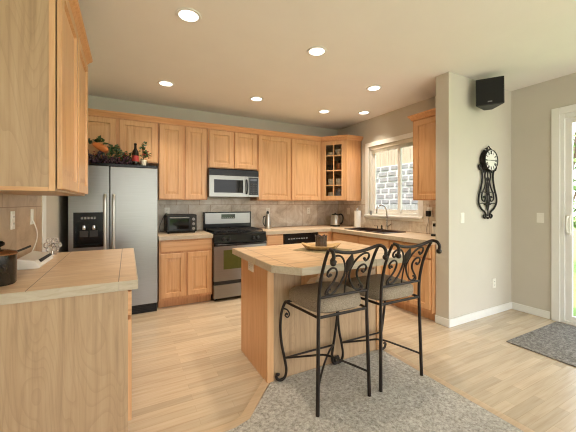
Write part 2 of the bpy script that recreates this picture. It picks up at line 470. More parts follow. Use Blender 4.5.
win = bpy.data.objects.new('window_1', None); C.objects.link(win); win.location = (WS, 3.37, wz0); win['kind'] = 'structure'
win['label'] = 'white sliding window over the sink'
ox, oy, oz = WS, 3.37, wz0
b = MB(); frame(b, 2.80 - oy, 3.94 - oy, 1.07 - oz, 2.335 - oz, .07, -.018, .0)
b.box(-.045, 2.80 - oy, 1.112 - oz, .0, 3.94 - oy, 1.135 - oz); b.build('window_casing', 'white', win, .003)
b = MB(); frame(b, wy0 - oy, wy1 - oy, 0, wz1 - wz0, .045, .03, .11); b.build('window_frame', 'white', win, .003)
b = MB(); frame(b, 3.25 - oy, wy1 - .045 - oy, .045, wz1 - wz0 - .045, .05, .05, .075); b.build('window_sash', 'white', win, .003)
b = MB(); frame(b, wy0 + .045 - oy, 3.31 - oy, .045, wz1 - wz0 - .045, .05, .078, .1); b.build('window_sash', 'white', win, .003)
b = MB(); b.box(.061, 3.30 - oy, .095, .064, wy1 - .095 - oy, wz1 - wz0 - .095); b.build('window_pane', 'glass', win)
b = MB(); b.box(.088, wy0 + .095 - oy, .095, .091, 3.26 - oy, wz1 - wz0 - .095); b.build('window_pane', 'glass', win)

bl = thing('window_blind', 'cream raised window blind headrail above the sink window', 'blind', (WS + .02, 3.37, 2.2))
MB().box(-.012, -.46, .005, .03, .46, .065).build('headrail', 'cream', bl, .004)
b = MB()
for i in range(5): b.box(-.008, -.455, -.045 + i * .009, .026, .455, -.041 + i * .009)
b.build('slat', 'cream', bl)

# sliding door
sd = bpy.data.objects.new('door_1', None); C.objects.link(sd); sd.location = (WR, .58, 0); sd['kind'] = 'structure'
sd['label'] = 'white framed sliding glass door to the garden'
oy = .58
b = MB(); b.box(-.02, dy1 - oy, 0, 0, dy1 + .075 - oy, dz1 + .075); b.box(-.02, dy0 - .075 - oy, 0, 0, dy0 - oy, dz1 + .075); b.box(-.02, dy0 - oy, dz1, 0, dy1 - oy, dz1 + .075)
b.build('door_casing', 'white', sd, .003)
b = MB(); b.box(0, dy1 - .035 - oy, 0, .12, dy1 - oy, dz1); b.box(0, dy0 - oy, 0, .12, dy0 + .035 - oy, dz1); b.box(0, dy0 + .035 - oy, dz1 - .05, .12, dy1 - .035 - oy, dz1)
b.box(0, dy0 + .035 - oy, 0, .12, dy1 - .035 - oy, .03); b.build('door_frame', 'white', sd, .003)
for (a0, a1, x0, nm) in ((.53, dy1 - .035, .02, 1), (dy0 + .035, .61, .065, 2)):
    b = MB(); frame(b, a0 - oy, a1 - oy, .03, dz1 - .05, .058, x0, x0 + .035); lf = b.build('door_panel', 'white', sd, .003)
    MB().box(x0 + .015, a0 + .058 - oy, .088, x0 + .02, a1 - .058 - oy, dz1 - .108).build('door_pane', 'glass', lf)
    if nm == 1:
        hh = MB(); y = a1 - .03 - oy
        hh.box(.005, y - .02, .98, .02, y + .02, 1.2); hh.tube([(.01, y, 1.0), (-.03, y, 1.02), (-.04, y, 1.09), (-.03, y, 1.16), (.01, y, 1.18)], .009)
        hh.build('door_handle', 'plastic', lf, smooth=True)

# ------------------------------------------------------------------ outdoors
struct('lawn', MB().box(-30, -40, -.3, 40, 40, -.16), 'grass', 'green lawn outside')
struct('bounce_patio', MB().box(-6, -12, -.159, 9, YR - .13, -.14), 'bounce_patio', 'unseen pale ground added to bounce daylight')
struct('gravel_strip', MB().box(WS + .13, 3.2, -.158, 8.45, 14, -.13), 'gravel')

rw = thing('retaining_wall', 'grey block retaining wall outside the kitchen window', 'wall', (8.5, 8, -.15))
b = MB(); r2 = random.Random(2)
nrow = 14; rh = 2.85 / nrow
for i in range(nrow):
    y = -2.8 + (i % 2) * .22
    while y < 7:
        wv = .44 + r2.uniform(-.05, .05); d = r2.uniform(0, .03)
        b.box(-.02 - d, y + .045, i * rh + .035, .2, y + wv - .045, (i + 1) * rh - .03); y += wv
b.build('block_courses', 'block', rw, .012)
MB().box(-.005, -2.8, 0, .3, 7.3, 2.85).build('joint_fill', 'mortarfill', rw)


def fence(name, label, loc, length, h, mat, bw=.14):
    t = thing(name, label, 'fence', loc); b = MB(); y = 0
    while y < length: b.box(0, y, 0, .02, y + bw - .012, h + r2.uniform(-.01, .01)); y += bw
    b.build('boards', mat, t, .002)
    b = MB(); b.box(.02, 0, .25, .06, length, .34); b.box(.02, 0, h - .3, .06, length, h - .2); b.build('rail', mat, t)
    for q in range(int(length // 2.4) + 1): MB().box(.06, q * 2.4, 0, .15, q * 2.4 + .09, h).build('post', mat, t)
    return t


fence('wooden_fence', 'tan board fence standing on top of the block retaining wall', (8.65, 5.2, 2.70), 9.8, 1.9, 'fenceb')
fence('wooden_fence', 'low grey weathered fence in front of the block retaining wall', (6.2, 4.5, -.13), 7, 1.42, 'fencew', .12)


def shrub(name, label, loc, h, rad, n, seed, stemh=.4):
    t = thing(name, label, 'shrub', loc); r = random.Random(seed); b = MB()
    for i in range(n):
        u = r.uniform(-1, 1); a = r.uniform(0, 2 * PI); q = r.uniform(.55, 1) ** .6; s_ = math.sqrt(1 - u * u)
        p = Vector((rad * q * s_ * math.cos(a), rad * q * s_ * math.sin(a), stemh + (h - stemh) * (.5 + .5 * u * q)))
        d = Vector((r.uniform(-1, 1), r.uniform(-1, 1), r.uniform(-.6, .9))).normalized(); e = d.orthogonal().normalized()
        L = r.uniform(.07, .13); W = L * .42
        b.add([p, p + d * L * .5 + e * W, p + d * L, p + d * L * .5 - e * W], [(0, 1, 2, 3)])
    b.build('foliage', 'bush', t)
    b = MB()
    for i in range(5):
        a = i * 1.3; b.tube([(0, 0, 0), (.1 * math.cos(a), .1 * math.sin(a), h * .3), (rad * .5 * math.cos(a), rad * .5 * math.sin(a), h * .75)], .02, 6)
    b.build('stem', 'bark', t); return t


shrub('garden_shrub', 'tall leafy shrub beyond the sliding door, nearest the frame', (8.3, 3.0, -.16), 4.4, 1.5, 3000, 5, .7)
shrub('garden_shrub', 'leafy shrub beyond the sliding door, right of the tallest shrub', (8.6, -.4, -.16), 3.6, 1.5, 2000, 6, .6)

# ------------------------------------------------------------------ recessed lights
cans = [(.405, 2.36, 'recessed ceiling light nearest the left wall cabinet, largest in view'),
        (1.553, 2.36, 'recessed ceiling light straight above the island'),
        (2.67, 2.79, 'recessed ceiling light nearest the upper cabinet by the stub wall'),
        (.401, 3.83, 'recessed ceiling light in front of the refrigerator'),
        (1.543, 3.82, 'recessed ceiling light in front of the range and microwave'),
        (2.675, 3.86, 'recessed ceiling light in front of the glass-door corner cabinet'),
        (3.255, 3.618, 'recessed ceiling light over the sink by the window')]
for x, y, lab in cans:
    t = thing('recessed_light', lab, 'ceiling light', (x, y, CH), 0, 'recessed ceiling lights')
    MB().lathe([(.068, -.002), (.072, -.008), (.09, -.007), (.094, -.001), (.094, -.0005), (.068, -.0005)], n=32, cap=False).build('trim_ring', 'white', t, smooth=True)
    MB().lathe([(.07, -.0012), (.07, -.004)], n=32).build('lens', 'lens', t)
    area('can_lamp', (x, y, CH - .012), (0, 0, 0), .13, .13, CAN_POWER, CAN_COL, 'DISK').data.spread = R(95)

# ------------------------------------------------------------------ cabinets


def carcass_open(mb, w, d, z0, z1, toe=.1, tr=.07):
    t = .018
    mb.box(0, 0, z0 + toe, t, d, z1); mb.box(w - t, 0, z0 + toe, w, d, z1); mb.box(t, d - t, z0 + toe, w - t, d, z1)
    mb.box(t, 0, z0 + toe, w - t, d - t, z0 + toe + t)
    if toe: mb.box(0, tr, z0, w, d, z0 + toe)


def face(mb, w, zs, xs=(), z0=.1, z1=.865, st=.035):
    """face frame as a full front board behind the doors"""
    mb.box(.018, 0, z0 + .018, w - .018, .016, z1)


def base_cab(label, loc, rz, w, d, doors, drawers=(), toe=.1, group='base cabinets'):
    t = thing('base_cabinet', label, 'cabinet', (loc[0], loc[1], 0), rz, group)
    b = MB(); carcass_open(b, w, d, 0, .865, toe); face(b, w, ()); b.build('body', 'box', t)
    for x0, x1 in drawers:
        b = MB(); z0, z1 = .715, .845
        b.loops([[(x0, 0, z0), (x1, 0, z0), (x1, 0, z1), (x0, 0, z1)], [(x0, -.016, z0), (x1, -.016, z0), (x1, -.016, z1), (x0, -.016, z1)],
                 [(x0 + .005, -.02, z0 + .005), (x1 - .005, -.02, z0 + .005), (x1 - .005, -.02, z1 - .005), (x0 + .005, -.02, z1 - .005)]]); b.build('drawer', 'maple_h', t)
    for x0, x1 in doors:
        MB().door(x0, x1, .135, .69).build('door', 'maple', t)
    return t


def upper_cab(label, loc, rz, w, d, z0, z1, doors, zb=.0):
    t = thing('wall_cabinet', label, 'cabinet', (loc[0], loc[1], z0), rz, 'wall cabinets')
    MB().box(0, 0, 0, w, d, z1 - z0).build('body', 'box', t, .001)
    for x0, x1 in doors: MB().door(x0, x1, .012 + zb, z1 - z0 - .03).build('door', 'maple', t)
    return t


UF = 4.40   # upper cabinets' face on the back wall
UT = 2.415
upper_cab('two-door wall cabinet above the refrigerator', (WL + .01, UF), 0, 1.015, .32, 1.86, UT, [(.04, .517), (.56, .995)])
upper_cab('tall two-door wall cabinet above the toaster oven', (.37, UF), 0, .645, .32, 1.375, UT, [(.012, .305), (.34, .625)])
upper_cab('short two-door wall cabinet above the microwave', (1.02, UF), 0, .765, .32, 1.84, UT, [(.02, .372), (.398, .748)])
upper_cab('wide two-door wall cabinet right of the microwave', (1.79, UF), 0, 1.19, .32, 1.37, UT, [(.012, .575), (.605, 1.165)])
upper_cab('wall cabinet with crown beside the stub wall, right of the window', (3.27, 2.713), -90, .49, .32, 1.365, 2.40, [(.03, .475)])
# left wall cabinet seen from its end
LU = -.275
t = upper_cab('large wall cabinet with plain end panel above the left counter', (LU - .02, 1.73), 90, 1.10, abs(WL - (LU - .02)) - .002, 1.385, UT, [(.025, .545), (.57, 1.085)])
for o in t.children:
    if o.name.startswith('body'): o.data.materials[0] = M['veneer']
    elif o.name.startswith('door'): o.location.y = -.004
MB().box(-.004, -.001, 0, .0, .022, UT - 1.385).build('end_stile', 'maple', t)
MB().box(-.004, .023, 0, .0, .36, .018).build('end_rail', 'maple_y', t)


# crown moulding
def crown(name, path, z, lab, mat='crown'):
    """profile swept along a horizontal path; outward is to the right of travel"""
    P = [Vector(p) for p in path]; prof = [(0, 0), (.012, 0), (.016, .012), (.03, .034), (.044, .048), (.048, .058), (.048, .068), (0, .068)]
    ls = []
    for i, p in enumerate(P):
        d0 = (P[i] - P[i - 1]).normalized() if i else (P[1] - P[0]).normalized()
        d1 = (P[i + 1] - P[i]).normalized() if i < len(P) - 1 else d0
        n0 = Vector((d0.y, -d0.x)); n1 = Vector((d1.y, -d1.x)); m = (n0 + n1).normalized(); m = m / max(.3, m.dot(n0))
        ls.append([(p.x + m.x * q, p.y + m.y * q, z + h) for q, h in prof])
    return struct(name, MB().loops(ls), mat, lab)


crown('trim_6', [(WL + .01, UF), (2.98, UF), (3.27, 4.05), (WS, 4.05)], 2.405, 'crown moulding along the back wall cabinets')
crown('trim_7', [(WS, 2.715), (3.27, 2.715), (3.27, 2.225)], 2.39, 'crown moulding on the cabinet by the stub wall')
crown('trim_8', [(WL + .002, 1.73), (LU - .02, 1.73), (LU - .02, 2.83), (WL + .002, 2.83)], 2.405, 'crown moulding on the left wall cabinet')

# glass-door corner cabinet
gz0, gz1 = 1.37, 2.415
t = thing('corner_cabinet', 'glass-door corner wall cabinet with dishes inside', 'cabinet', (3.25, 4.4, gz0))
ox, oy = 3.25, 4.4
poly = [(2.985, 4.715), (2.985, 4.40), (3.27, 4.05), (3.585, 4.05), (3.585, 4.715)]
pl = [(x - ox, y - oy) for x, y in poly]
b = MB(); H = gz1 - gz0
b.prism(pl, 0, .02); b.prism(pl, H - .03, H)
def wallseg(mb, p, q, th, z0, z1):
    p, q = Vector(p), Vector(q); d = (q - p).normalized(); n = Vector((-d.y, d.x))
    mb.prism([tuple(p), tuple(q), tuple(q + n * th), tuple(p + n * th)], z0, z1)
wallseg(b, pl[0], pl[1], .018, .02, H - .03); wallseg(b, pl[2], pl[3], .018, .02, H - .03); wallseg(b, pl[3], pl[4], .015, .02, H - .03); wallseg(b, pl[4], pl[0], .015, .02, H - .03)
b.build('body', 'box', t)
ip = [(-.24, .29), (-.24, .04), (.035, -.315), (.31, -.325), (.31, .29)]
for z in (.255, .51, .765):
    MB().prism([(x * .93, y * .93 + .02) for x, y in ip], z, z + .016).build('shelf', 'maple_h', t)
p, q = Vector((2.985, 4.40)), Vector((3.27, 4.05)); dl = (q - p).length; ang = math.degrees(math.atan2(q.y - p.y, q.x - p.x))
b = MB(); fw = .06
x0, x1, z0, z1 = .03, dl - .03, .012, H - .03
for bx in ((0, 0, 0, .03, .018, H), (dl - .03, 0, 0, dl, .018, H)): b.box(*bx)
b.box(.03, 0, 0, dl - .03, .018, .02)
fdo = b.build('face_frame', 'maple', t, loc=(p.x - ox, p.y - oy, 0), rot=(0, 0, R(ang)))
b = MB(); b.box(x0, -.02, z0, x0 + fw, 0, z1); b.box(x1 - fw, -.02, z0, x1, 0, z1); b.box(x0 + fw, -.02, z0, x1 - fw, 0, z0 + .07); b.box(x0 + fw, -.02, z1 - fw, x1 - fw, 0, z1)
cx = (x0 + x1) / 2
for mz in (.262, .517, .772): b.box(x0 + fw, -.018, mz - .008, x1 - fw, -.004, mz + .008)
b.box(cx - .008, -.019, z0 + .07, cx + .008, -.003, z1 - fw)
gd = b.build('glass_door', 'maple', t, .0015, loc=(p.x - ox, p.y - oy, 0), rot=(0, 0, R(ang)))
MB().box(x0 + fw - .004, -.010, z0 + .066, x1 - fw + .004, -.008, z1 - fw + .004).build('pane', 'cglass', gd)

def bowl(name, label, loc, r, h, mat, grp, stem=False, seg=20):
    b = MB(); b.lathe([(r * .45, 0), (r * .5, .004), (r * .85, h * .5), (r, h), (r * .95, h), (r * .78, h * .5), (r * .42, .012), (.001, .010)], n=seg, cap=False)
    b.add([(0, 0, 0)], [])
    o = b.build(name, mat, None, 0, True, loc); tag(o, label, 'dish', grp); return o

dd = Vector((q - p)).normalized(); nn = Vector((-dd.y, dd.x))
def inside(a, dpt): v = p + dd * a + nn * dpt; return v.x, v.y
g = 'dishes in the corner cabinet'
for a, dz, r, h, mat, nm, lab in [(.15, .781, .075, .06, 'cream', 'bowl', 'white bowl, left one on the top shelf of the glass corner cabinet'),
                              (.295, .781, .072, .10, 'cream', 'bowl', 'deeper white bowl, right one on the top shelf of the glass corner cabinet'),
                              (.15, .526, .066, .10, 'dgrey', 'bowl', 'dark bowl on the second shelf of the glass corner cabinet'),
                              (.295, .526, .066, .12, 'browncer', 'bowl', 'brown bowl on the second shelf of the glass corner cabinet'),
                              (.155, .271, .056, .11, 'cream', 'mug', 'pale mug, left one on the third shelf of the glass corner cabinet'),
                              (.295, .271, .056, .11, 'cream', 'mug', 'pale mug, right one on the third shelf of the glass corner cabinet'),
                              (.155, .02, .056, .13, 'cream', 'mug', 'pale mug on the bottom shelf of the glass corner cabinet'),
                              (.295, .02, .066, .16, 'bluecer', 'jar', 'blue-grey jar on the bottom shelf of the glass corner cabinet')]:
    x, y = inside(a, .10)
    if nm == 'bowl': bowl('bowl', lab, (x, y, gz0 + dz), r, h, mat, g)
    else:
        m = thing(nm, lab, 'dish', (x, y, gz0 + dz), 200, g)
        MB().lathe([(r * .85, 0), (r * .95, .01), (r, h * .5), (r * .92, h), (r * .84, h), (r * .88, .02), (.001, .018)], n=20, cap=False).build('cup', mat, m, smooth=True)
        if nm == 'mug': MB().tube([(r * .9, 0, h * .8), (r * 1.5, 0, h * .75), (r * 1.55, 0, h * .4), (r * .92, 0, h * .25)], .006).build('handle', mat, m, smooth=True)
        else: MB().lathe([(r * .6, 0), (r * .9, .01), (r * .4, .02), (.012, .035)], c=(0, 0, h), n=20).build('lid', mat, m, smooth=True)

# base cabinets
BF = 4.09
base_cab('maple base cabinet with wide drawer between refrigerator and range', (.345, BF), 0, .665, .6, [(.02, .315), (.345, .645)], [(.02, .645)])
base_cab('narrow base cabinet between range and dishwasher', (1.80, BF), 0, .285, .6, [(.012, .273)], [(.012, .273)])
base_cab('corner base cabinet right of the dishwasher', (2.70, BF), 0, .285, .6, [(.012, .2)], [(.012, .2)])
base_cab('sink base cabinet with false drawer fronts below the window', (2.99, 4.087), -90, 1.247, .58, [(.057, .637), (.677, 1.237)], [(.057, .647), (.687, 1.237)])
base_cab('base cabinet at the end of the sink run beside the stub wall', (2.99, 2.838), -90, .615, .58, [(.018, .30), (.315, .595)], [(.018, .595)])
# left base cabinet
LB = 0.0
t = thing('base_cabinet', 'left base cabinet with plain wood-grain end panel under the tiled counter', 'cabinet', (LB, 1.865, 0), 90, 'base cabinets')
W = 1.27
b = MB(); b.box(0, 0, .1, W, .62, .865); b.box(0, .07, 0, W, .62, .1); b.build('body', 'box', t)
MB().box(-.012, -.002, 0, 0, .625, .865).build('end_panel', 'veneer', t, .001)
for x0, x1 in ((.012, .415), (.43, .835), (.85, 1.255)):
    MB().door(x0, x1, .135, .69).build('door', 'maple', t)
    MB().box(x0, -.02, .715, x1, 0, .845).build('drawer', 'maple_y', t, .002)

# counters
o = MB().box(WL + .002, 1.838, .867, .045, 3.15, CT).build('countertop', 'left_top', None, .003)
tag(o, 'tan tiled countertop in the left foreground', 'countertop'); lo = o
o = MB().box(.34, 4.06, .867, 1.012, WB - .014, CT).build('countertop', 'run_top', None, .003)
tag(o, 'short tiled countertop under the toaster oven', 'countertop'); so_ = o
sx0, sx1, sy0, sy1 = 3.06, 3.46, 3.02, 3.82
b = MB(); b.box(1.787, 4.06, .867, 2.945, WB - .014, CT); b.box(2.945, sy1, .867, WS - .014, WB - .014, CT)
b.box(2.945, sy0, .867, sx0, sy1, CT); b.box(sx1, sy0, .867, WS - .014, sy1, CT); b.box(2.945, 2.222, .867, WS - .014, sy0, CT)
o = b.build('countertop', 'run_top'); tag(o, 'long L-shaped tiled countertop around the sink', 'countertop'); ro = o

def edge_tiles(name, path, parent=None, off=(0, 0), mat='edge', mb=None):
    """a run of edge tiles: outline walked with the counter on the left"""
    b = mb or MB()
    for (x0, y0), (x1, y1) in zip(path, path[1:]):
        d = Vector((x1 - x0, y1 - y0)); L = d.length; d.normalize(); n = Vector((d.y, -d.x)); k_ = max(1, round(L / .335)); g_ = .0015
        for i in range(k_):
            a = Vector((x0, y0)) + d * (L * i / k_ + (g_ if i else 0)); c_ = Vector((x0, y0)) + d * (L * (i + 1) / k_ - (g_ if i < k_ - 1 else 0))
            q_ = [a, c_, c_ + n * .006, a + n * .006]
            b.prism([(v.x - off[0], v.y - off[1]) for v in q_], .864, CT - .001)
    return b


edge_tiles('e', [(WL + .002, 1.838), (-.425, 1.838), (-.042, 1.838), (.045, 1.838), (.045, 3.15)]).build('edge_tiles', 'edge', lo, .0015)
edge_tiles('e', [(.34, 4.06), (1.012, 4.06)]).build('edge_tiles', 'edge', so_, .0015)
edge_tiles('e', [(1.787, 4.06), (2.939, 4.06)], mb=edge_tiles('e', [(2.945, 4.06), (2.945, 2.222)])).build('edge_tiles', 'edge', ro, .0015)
# ------------------------------------------------------------------ island
t = thing('kitchen_island', 'maple kitchen island with tiled top and angled corners', 'island', (1.465, 2.3, 0))
ox, oy = 1.465, 2.3
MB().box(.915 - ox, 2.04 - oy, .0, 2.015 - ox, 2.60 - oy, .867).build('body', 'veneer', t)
MB().box(.93 - ox, 2.60 - oy, 0, 2.0 - ox, 2.65 - oy, .1).build('toe_kick', 'box', t)
b = MB(); b.box(.908 - ox, 2.06 - oy, 0, .915 - ox, 2.62 - oy, .867)
b.build('end_panel', 'maple', t, .001)
b = MB(); b.box(.903 - ox, 2.028 - oy, 0, .955 - ox, 2.065 - oy, .867); b.build('corner_post', 'maple', t, .003)
b = MB(); b.box(1.975 - ox, 2.028 - oy, 0, 2.022 - ox, 2.065 - oy, .867); b.build('corner_post', 'maple', t, .003)
for x0, x1 in ((.93, 1.46), (1.47, 2.0)):
    d = MB().door(x0 - ox, x1 - ox, .135, .69).build('door', 'maple', t)
    d.rotation_euler = (0, 0, PI); d.location = (0, .30 + .0, 0)
    d = MB().box(x0 - ox, -.02, .715, x1 - ox, 0, .845).build('drawer', 'maple_h', t, .002); d.rotation_euler = (0, 0, PI); d.location = (0, .30, 0)
tp = [(.855, 2.70), (.855, 1.84), (.985, 1.675), (1.955, 1.675), (2.085, 1.84), (2.085, 2.70)]
ct = MB().prism([(x - ox, y - oy) for x, y in tp], .867, CT).build('countertop', M['isl_top'], t, .003)
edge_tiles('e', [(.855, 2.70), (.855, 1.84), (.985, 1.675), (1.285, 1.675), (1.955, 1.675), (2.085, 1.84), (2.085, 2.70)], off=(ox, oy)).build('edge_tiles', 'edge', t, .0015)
# grout joints are given in world numbers, so shift the tile pattern back to world
for nd in M['isl_top'].node_tree.nodes:
    if nd.type == 'MAPPING' and tuple(nd.inputs['Scale'].default_value) == (1, 1, 1): nd.inputs['Location'].default_value = (ox, oy, 0)
for cx in (1.235, 1.70):
    b = MB(); pr = [(0, .867), (-.24, .867), (-.245, .83), (-.215, .80), (-.14, .775), (-.085, .73), (-.055, .66), (-.045, .60), (0, .59)]
    b.loops([[(cx - .04 - ox, 2.04 + y - oy, z) for y, z in pr], [(cx + .04 - ox, 2.04 + y - oy, z) for y, z in pr]])
    b.build('corbel', 'maple', t, .002)


def outlet(label, loc, rz, kind='socket', plug=False):
    t = thing('wall_outlet' if kind == 'socket' else 'light_switch', label, 'outlet' if kind == 'socket' else 'switch', loc, rz)
    MB().box(-.036, -.006, -.058, .036, 0, .058).build('plate', 'plastic', t, .003)
    if kind == 'socket':
        for z in (-.022, .022):
            s_ = MB().box(-.015, -.009, z - .014, .015, -.006, z + .014).build('socket', 'plastic', t, .003)
            b = MB(); b.box(-.008, -.0096, z - .005, -.005, -.009, z + .007); b.box(.005, -.0096, z - .005, .008, -.009, z + .007); b.build('slot', 'blackm', s_)
    else:
        MB().box(-.016, -.009, -.032, .016, -.006, .032).build('rocker', 'plastic', t, .002)
    return t


outlet('white outlet on the end panel of the island', (.908, 2.37, .80), -90).rotation_euler = (0, R(90), R(-90))
outlet('white outlet behind the toaster oven', (.505, WB - .012, 1.205), 0)
outlet('white outlet above the upright steel bottle', (2.106, WB - .012, 1.19), 0)
outlet('white outlet on the backsplash left of the corner', (2.912, WB - .012, 1.19), 0)
outlet('white switch between the kettle and the window', (WS - .012, 4.385, 1.18), -90, 'switch')
outlet('white switch beside the paper towel roll', (WS - .012, 4.14, 1.18), -90, 'switch')
outlet('white outlet with black charger right of the kitchen window', (WS - .012, 2.70, 1.215), -90)
outlet('white light switch on the stub wall below the wall clock', (3.267, WN, 1.165), 0, 'switch')
outlet('white outlet low on the stub wall near the baseboard', (3.89, WN, .368), 0)
outlet('white light switch beside the sliding door', (WR, 1.755, 1.155), -90, 'switch')
outlet('white outlet above the left counter, nearer the pot', (WL + .012, 2.52, 1.22), 90)
outlet('white outlet above the left counter, nearer the trim strip', (WL + .012, 2.96, 1.225), 90, 'switch')
b = MB().box(-.03, -.035, -.045, .03, 0, .03); c_ = thing('charger', 'black plug-in charger on the outlet right of the window', 'charger', (WS - .0225, 2.70, 1.195), -90)
b.build('adapter', 'blackm', c_, .006); MB().tube([(0, -.02, -.045), (.01, -.03, -.12), (.0, -.05, -.2), (.03, -.08, -.276)], .0025, 6).build('cord', 'blackm', c_)

# ------------------------------------------------------------------ refrigerator
t = thing('refrigerator', 'stainless side-by-side refrigerator with black water dispenser', 'refrigerator', (-.12, 4.03, 0))
# local: x -.45 .. .445, front at y=0
b = MB(); b.box(-.445, .06, .03, .44, .66, 1.76); b.build('cabinet', 'dgrey', t, .003)
hx0, hx1, hz0, hz1 = -.405, -.125, .835, 1.225
b = MB(); L0, L1 = -.45, -.067
b.box(L0, 0, .11, hx0, .058, 1.75); b.box(hx1, 0, .11, L1, .058, 1.75); b.box(hx0, 0, .11, hx1, .058, hz0); b.box(hx0, 0, hz1, hx1, .058, 1.75)
ld = b.build('freezer_door', 'steel', t)
b = MB(); b.box(-.057, 0, .11, .445, .058, 1.75); rd = b.build('fridge_door', 'steel', t, .004)
for x, pd in ((-.105, ld), (-.02, rd)):
    b = MB(); b.tube([(x, .0, .60), (x, -.035, .61), (x, -.05, .70), (x, -.052, 1.0), (x, -.05, 1.33), (x, -.035, 1.41), (x, 0, 1.42)], .017, 10)
    b.build('handle', 'steel_v', pd, smooth=True)
dp = MB(); dp.box(hx0, .05, hz0, hx1, .056, hz1); dp.box(hx0, -.004, hz0, hx0 + .02, .05, hz1); dp.box(hx1 - .02, -.004, hz0, hx1, .05, hz1)
dp.box(hx0 + .02, -.004, 1.10, hx1 - .02, .05, hz1); dp.box(hx0 + .02, -.004, hz0, hx1 - .02, .05, hz0 + .03)
ds = dp.build('dispenser', 'black', ld)
for sx in (-.31, -.215): MB().lathe([(.02, 0), (.024, .02), (.018, .05)], c=(sx, .025, 1.03)).build('spout', 'chrome', ds, smooth=True)
b = MB()
for i in range(5): b.box(-.335 + i * .03, -.0055, 1.15, -.315 + i * .03, -.0042, 1.175)
b.build('control_buttons', 'grey', ds)
b = MB(); b.box(-.35, .018, .95, -.27, .024, 1.02); b.box(-.255, .018, .95, -.175, .024, 1.02); b.build('paddle', 'dgrey', ds)
b = MB(); b.box(-.445, .03, .0, .44, .06, .1)
for i in range(4): b.box(-.43, .024, .02 + i * .02, .43, .03, .03 + i * .02)
b.build('base_grille', 'blackm', t)
MB().box(-.445, .005, 1.753, .445, .62, 1.785).build('top_cap', 'black', t, .003)

# things on the refrigerator
FT = 1.785
def leafcluster(mb, pts, n, spread, size, r):
    for i in range(n):
        c = Vector(r.choice(pts)) + Vector((r.uniform(-1, 1) * spread, r.uniform(-.7, .7) * spread, r.uniform(-.6, 1.0) * spread))
        d = Vector((r.uniform(-1, 1), r.uniform(-1, .3), r.uniform(-.4, 1))).normalized(); e = d.orthogonal().normalized(); L = size * r.uniform(.7, 1.2)
        nrm = d.cross(e) * L * .15
        mb.add([c, c + d * L * .35 + e * L * .42 + nrm, c + d * L, c + d * L * .35 - e * L * .42 + nrm], [(0, 1, 2), (0, 2, 3)])
r3 = random.Random(8)
for i, (x, lab) in enumerate([(-.41, 'leftmost of the dark grape bunches on the refrigerator'), (-.27, 'second of the dark grape bunches on the refrigerator, below the gourd'),
                              (-.14, 'dark grape bunch in the middle of the refrigerator top'), (.0, 'dark grape bunch left of the wine bottle on the refrigerator')]):
    t = thing('grape_bunch', lab, 'fruit', (x, 4.17, FT), 0, 'grape bunches on the refrigerator')
    b = MB()
    for k_ in range(46 if i < 2 else 34):
        rr = .0155; a = r3.uniform(-1, 1); px = a * .065; hh = (.12 if i < 2 else .07) * (1 - a * a) + .02
        b.sphere((px, r3.uniform(-.04, .04), rr + r3.uniform(0, hh)), rr, n=8)
    b.build('grapes', 'grape', t, smooth=True)
    MB().tube([(0, 0, .06), (.01, .01, .10), (.03, .01, .12)], .003, 6).build('stem', 'bark', t)
t = thing('ivy_garland', 'green ivy garland with red berries trailing over the refrigerator top', 'garland', (-.2, 4.22, FT))
pts = [(-.3 + i * .055, .02 + .02 * math.sin(i), .02 + .07 * abs(math.sin(i * 1.7)) + .01) for i in range(11)]
b = MB(); leafcluster(b, pts, 110, .035, .05, r3)
leafcluster(b, [(-.22, 0, .25), (-.08, 0, .26), (.04, 0, .20), (.07, 0, .15), (.16, 0, .14), (-.28, 0, .17)], 90, .035, .055, r3); b.build('leaves', 'leaf', t)
MB().tube([(p_[0], p_[1], max(.008, p_[2])) for p_ in pts], .004, 6).build('vine', 'bark', t)
b = MB()
for k_ in range(16): b.sphere((r3.uniform(-.28, .24), r3.uniform(-.06, .02), r3.uniform(.03, .15)), .009, n=8)
b.build('berries', 'redfl', t, smooth=True)
t = thing('gourd', 'orange pear-shaped gourd lying among the grapes on the refrigerator', 'gourd', (-.24, 4.16, FT))
b = MB()
b.tube([(-.115, .02, .235), (-.085, .01, .222), (-.04, -.01, .198), (.01, -.02, .170), (.035, -.02, .155)], lambda u: .012 + .034 * math.sin(min(1, u * 1.02 + .02) * PI) ** .6 * (.55 + .45 * u) + .002, 14)
b.build('fruit', 'gourd', t, smooth=True)
MB().tube([(-.115, .02, .235), (-.14, .03, .25)], .006, 6, 2).build('stem', 'bark', t)
t = thing('wine_bottle', 'dark wine bottle with red label standing on the refrigerator', 'bottle', (.085, 4.14, FT))
MB().lathe([(.034, 0), (.037, .006), (.037, .15), (.033, .175), (.016, .205), (.0135, .22), (.0135, .255), (.016, .257), (.016, .27), (.012, .272)], n=20).build('glass_body', 'bottle', t, smooth=True)
MB().lathe([(.0376, .05), (.0376, .12)], n=20, cap=False).build('label', 'redlab', t, smooth=True)
t = thing('potted_plant', 'small white pot with trailing red-berried plant on the refrigerator', 'plant', (.175, 4.14, FT))
MB().lathe([(.026, 0), (.036, .07), (.036, .075), (.03, .075), (.028, .06), (.001, .06)], n=16, cap=False).build('pot', 'cream', t, smooth=True)
b = MB(); leafcluster(b, [(0, 0, .1), (.01, 0, .15), (-.01, 0, .2), (.0, 0, .25), (.035, 0, .13)], 55, .03, .04, r3); b.build('foliage', 'leaf', t)
b = MB()
for k_ in range(3): b.tube([(0, 0, .06), (.01 * (k_ - 1), 0, .15), (.02 * (k_ - 1), .01, .24)], .0025, 6)
b.build('stem', 'bark', t)
for k_ in range(8): MB().sphere((r3.uniform(-.02, .06), r3.uniform(-.03, .0), r3.uniform(.1, .2)), .009, n=8).build('berry', 'redfl', t, smooth=True)

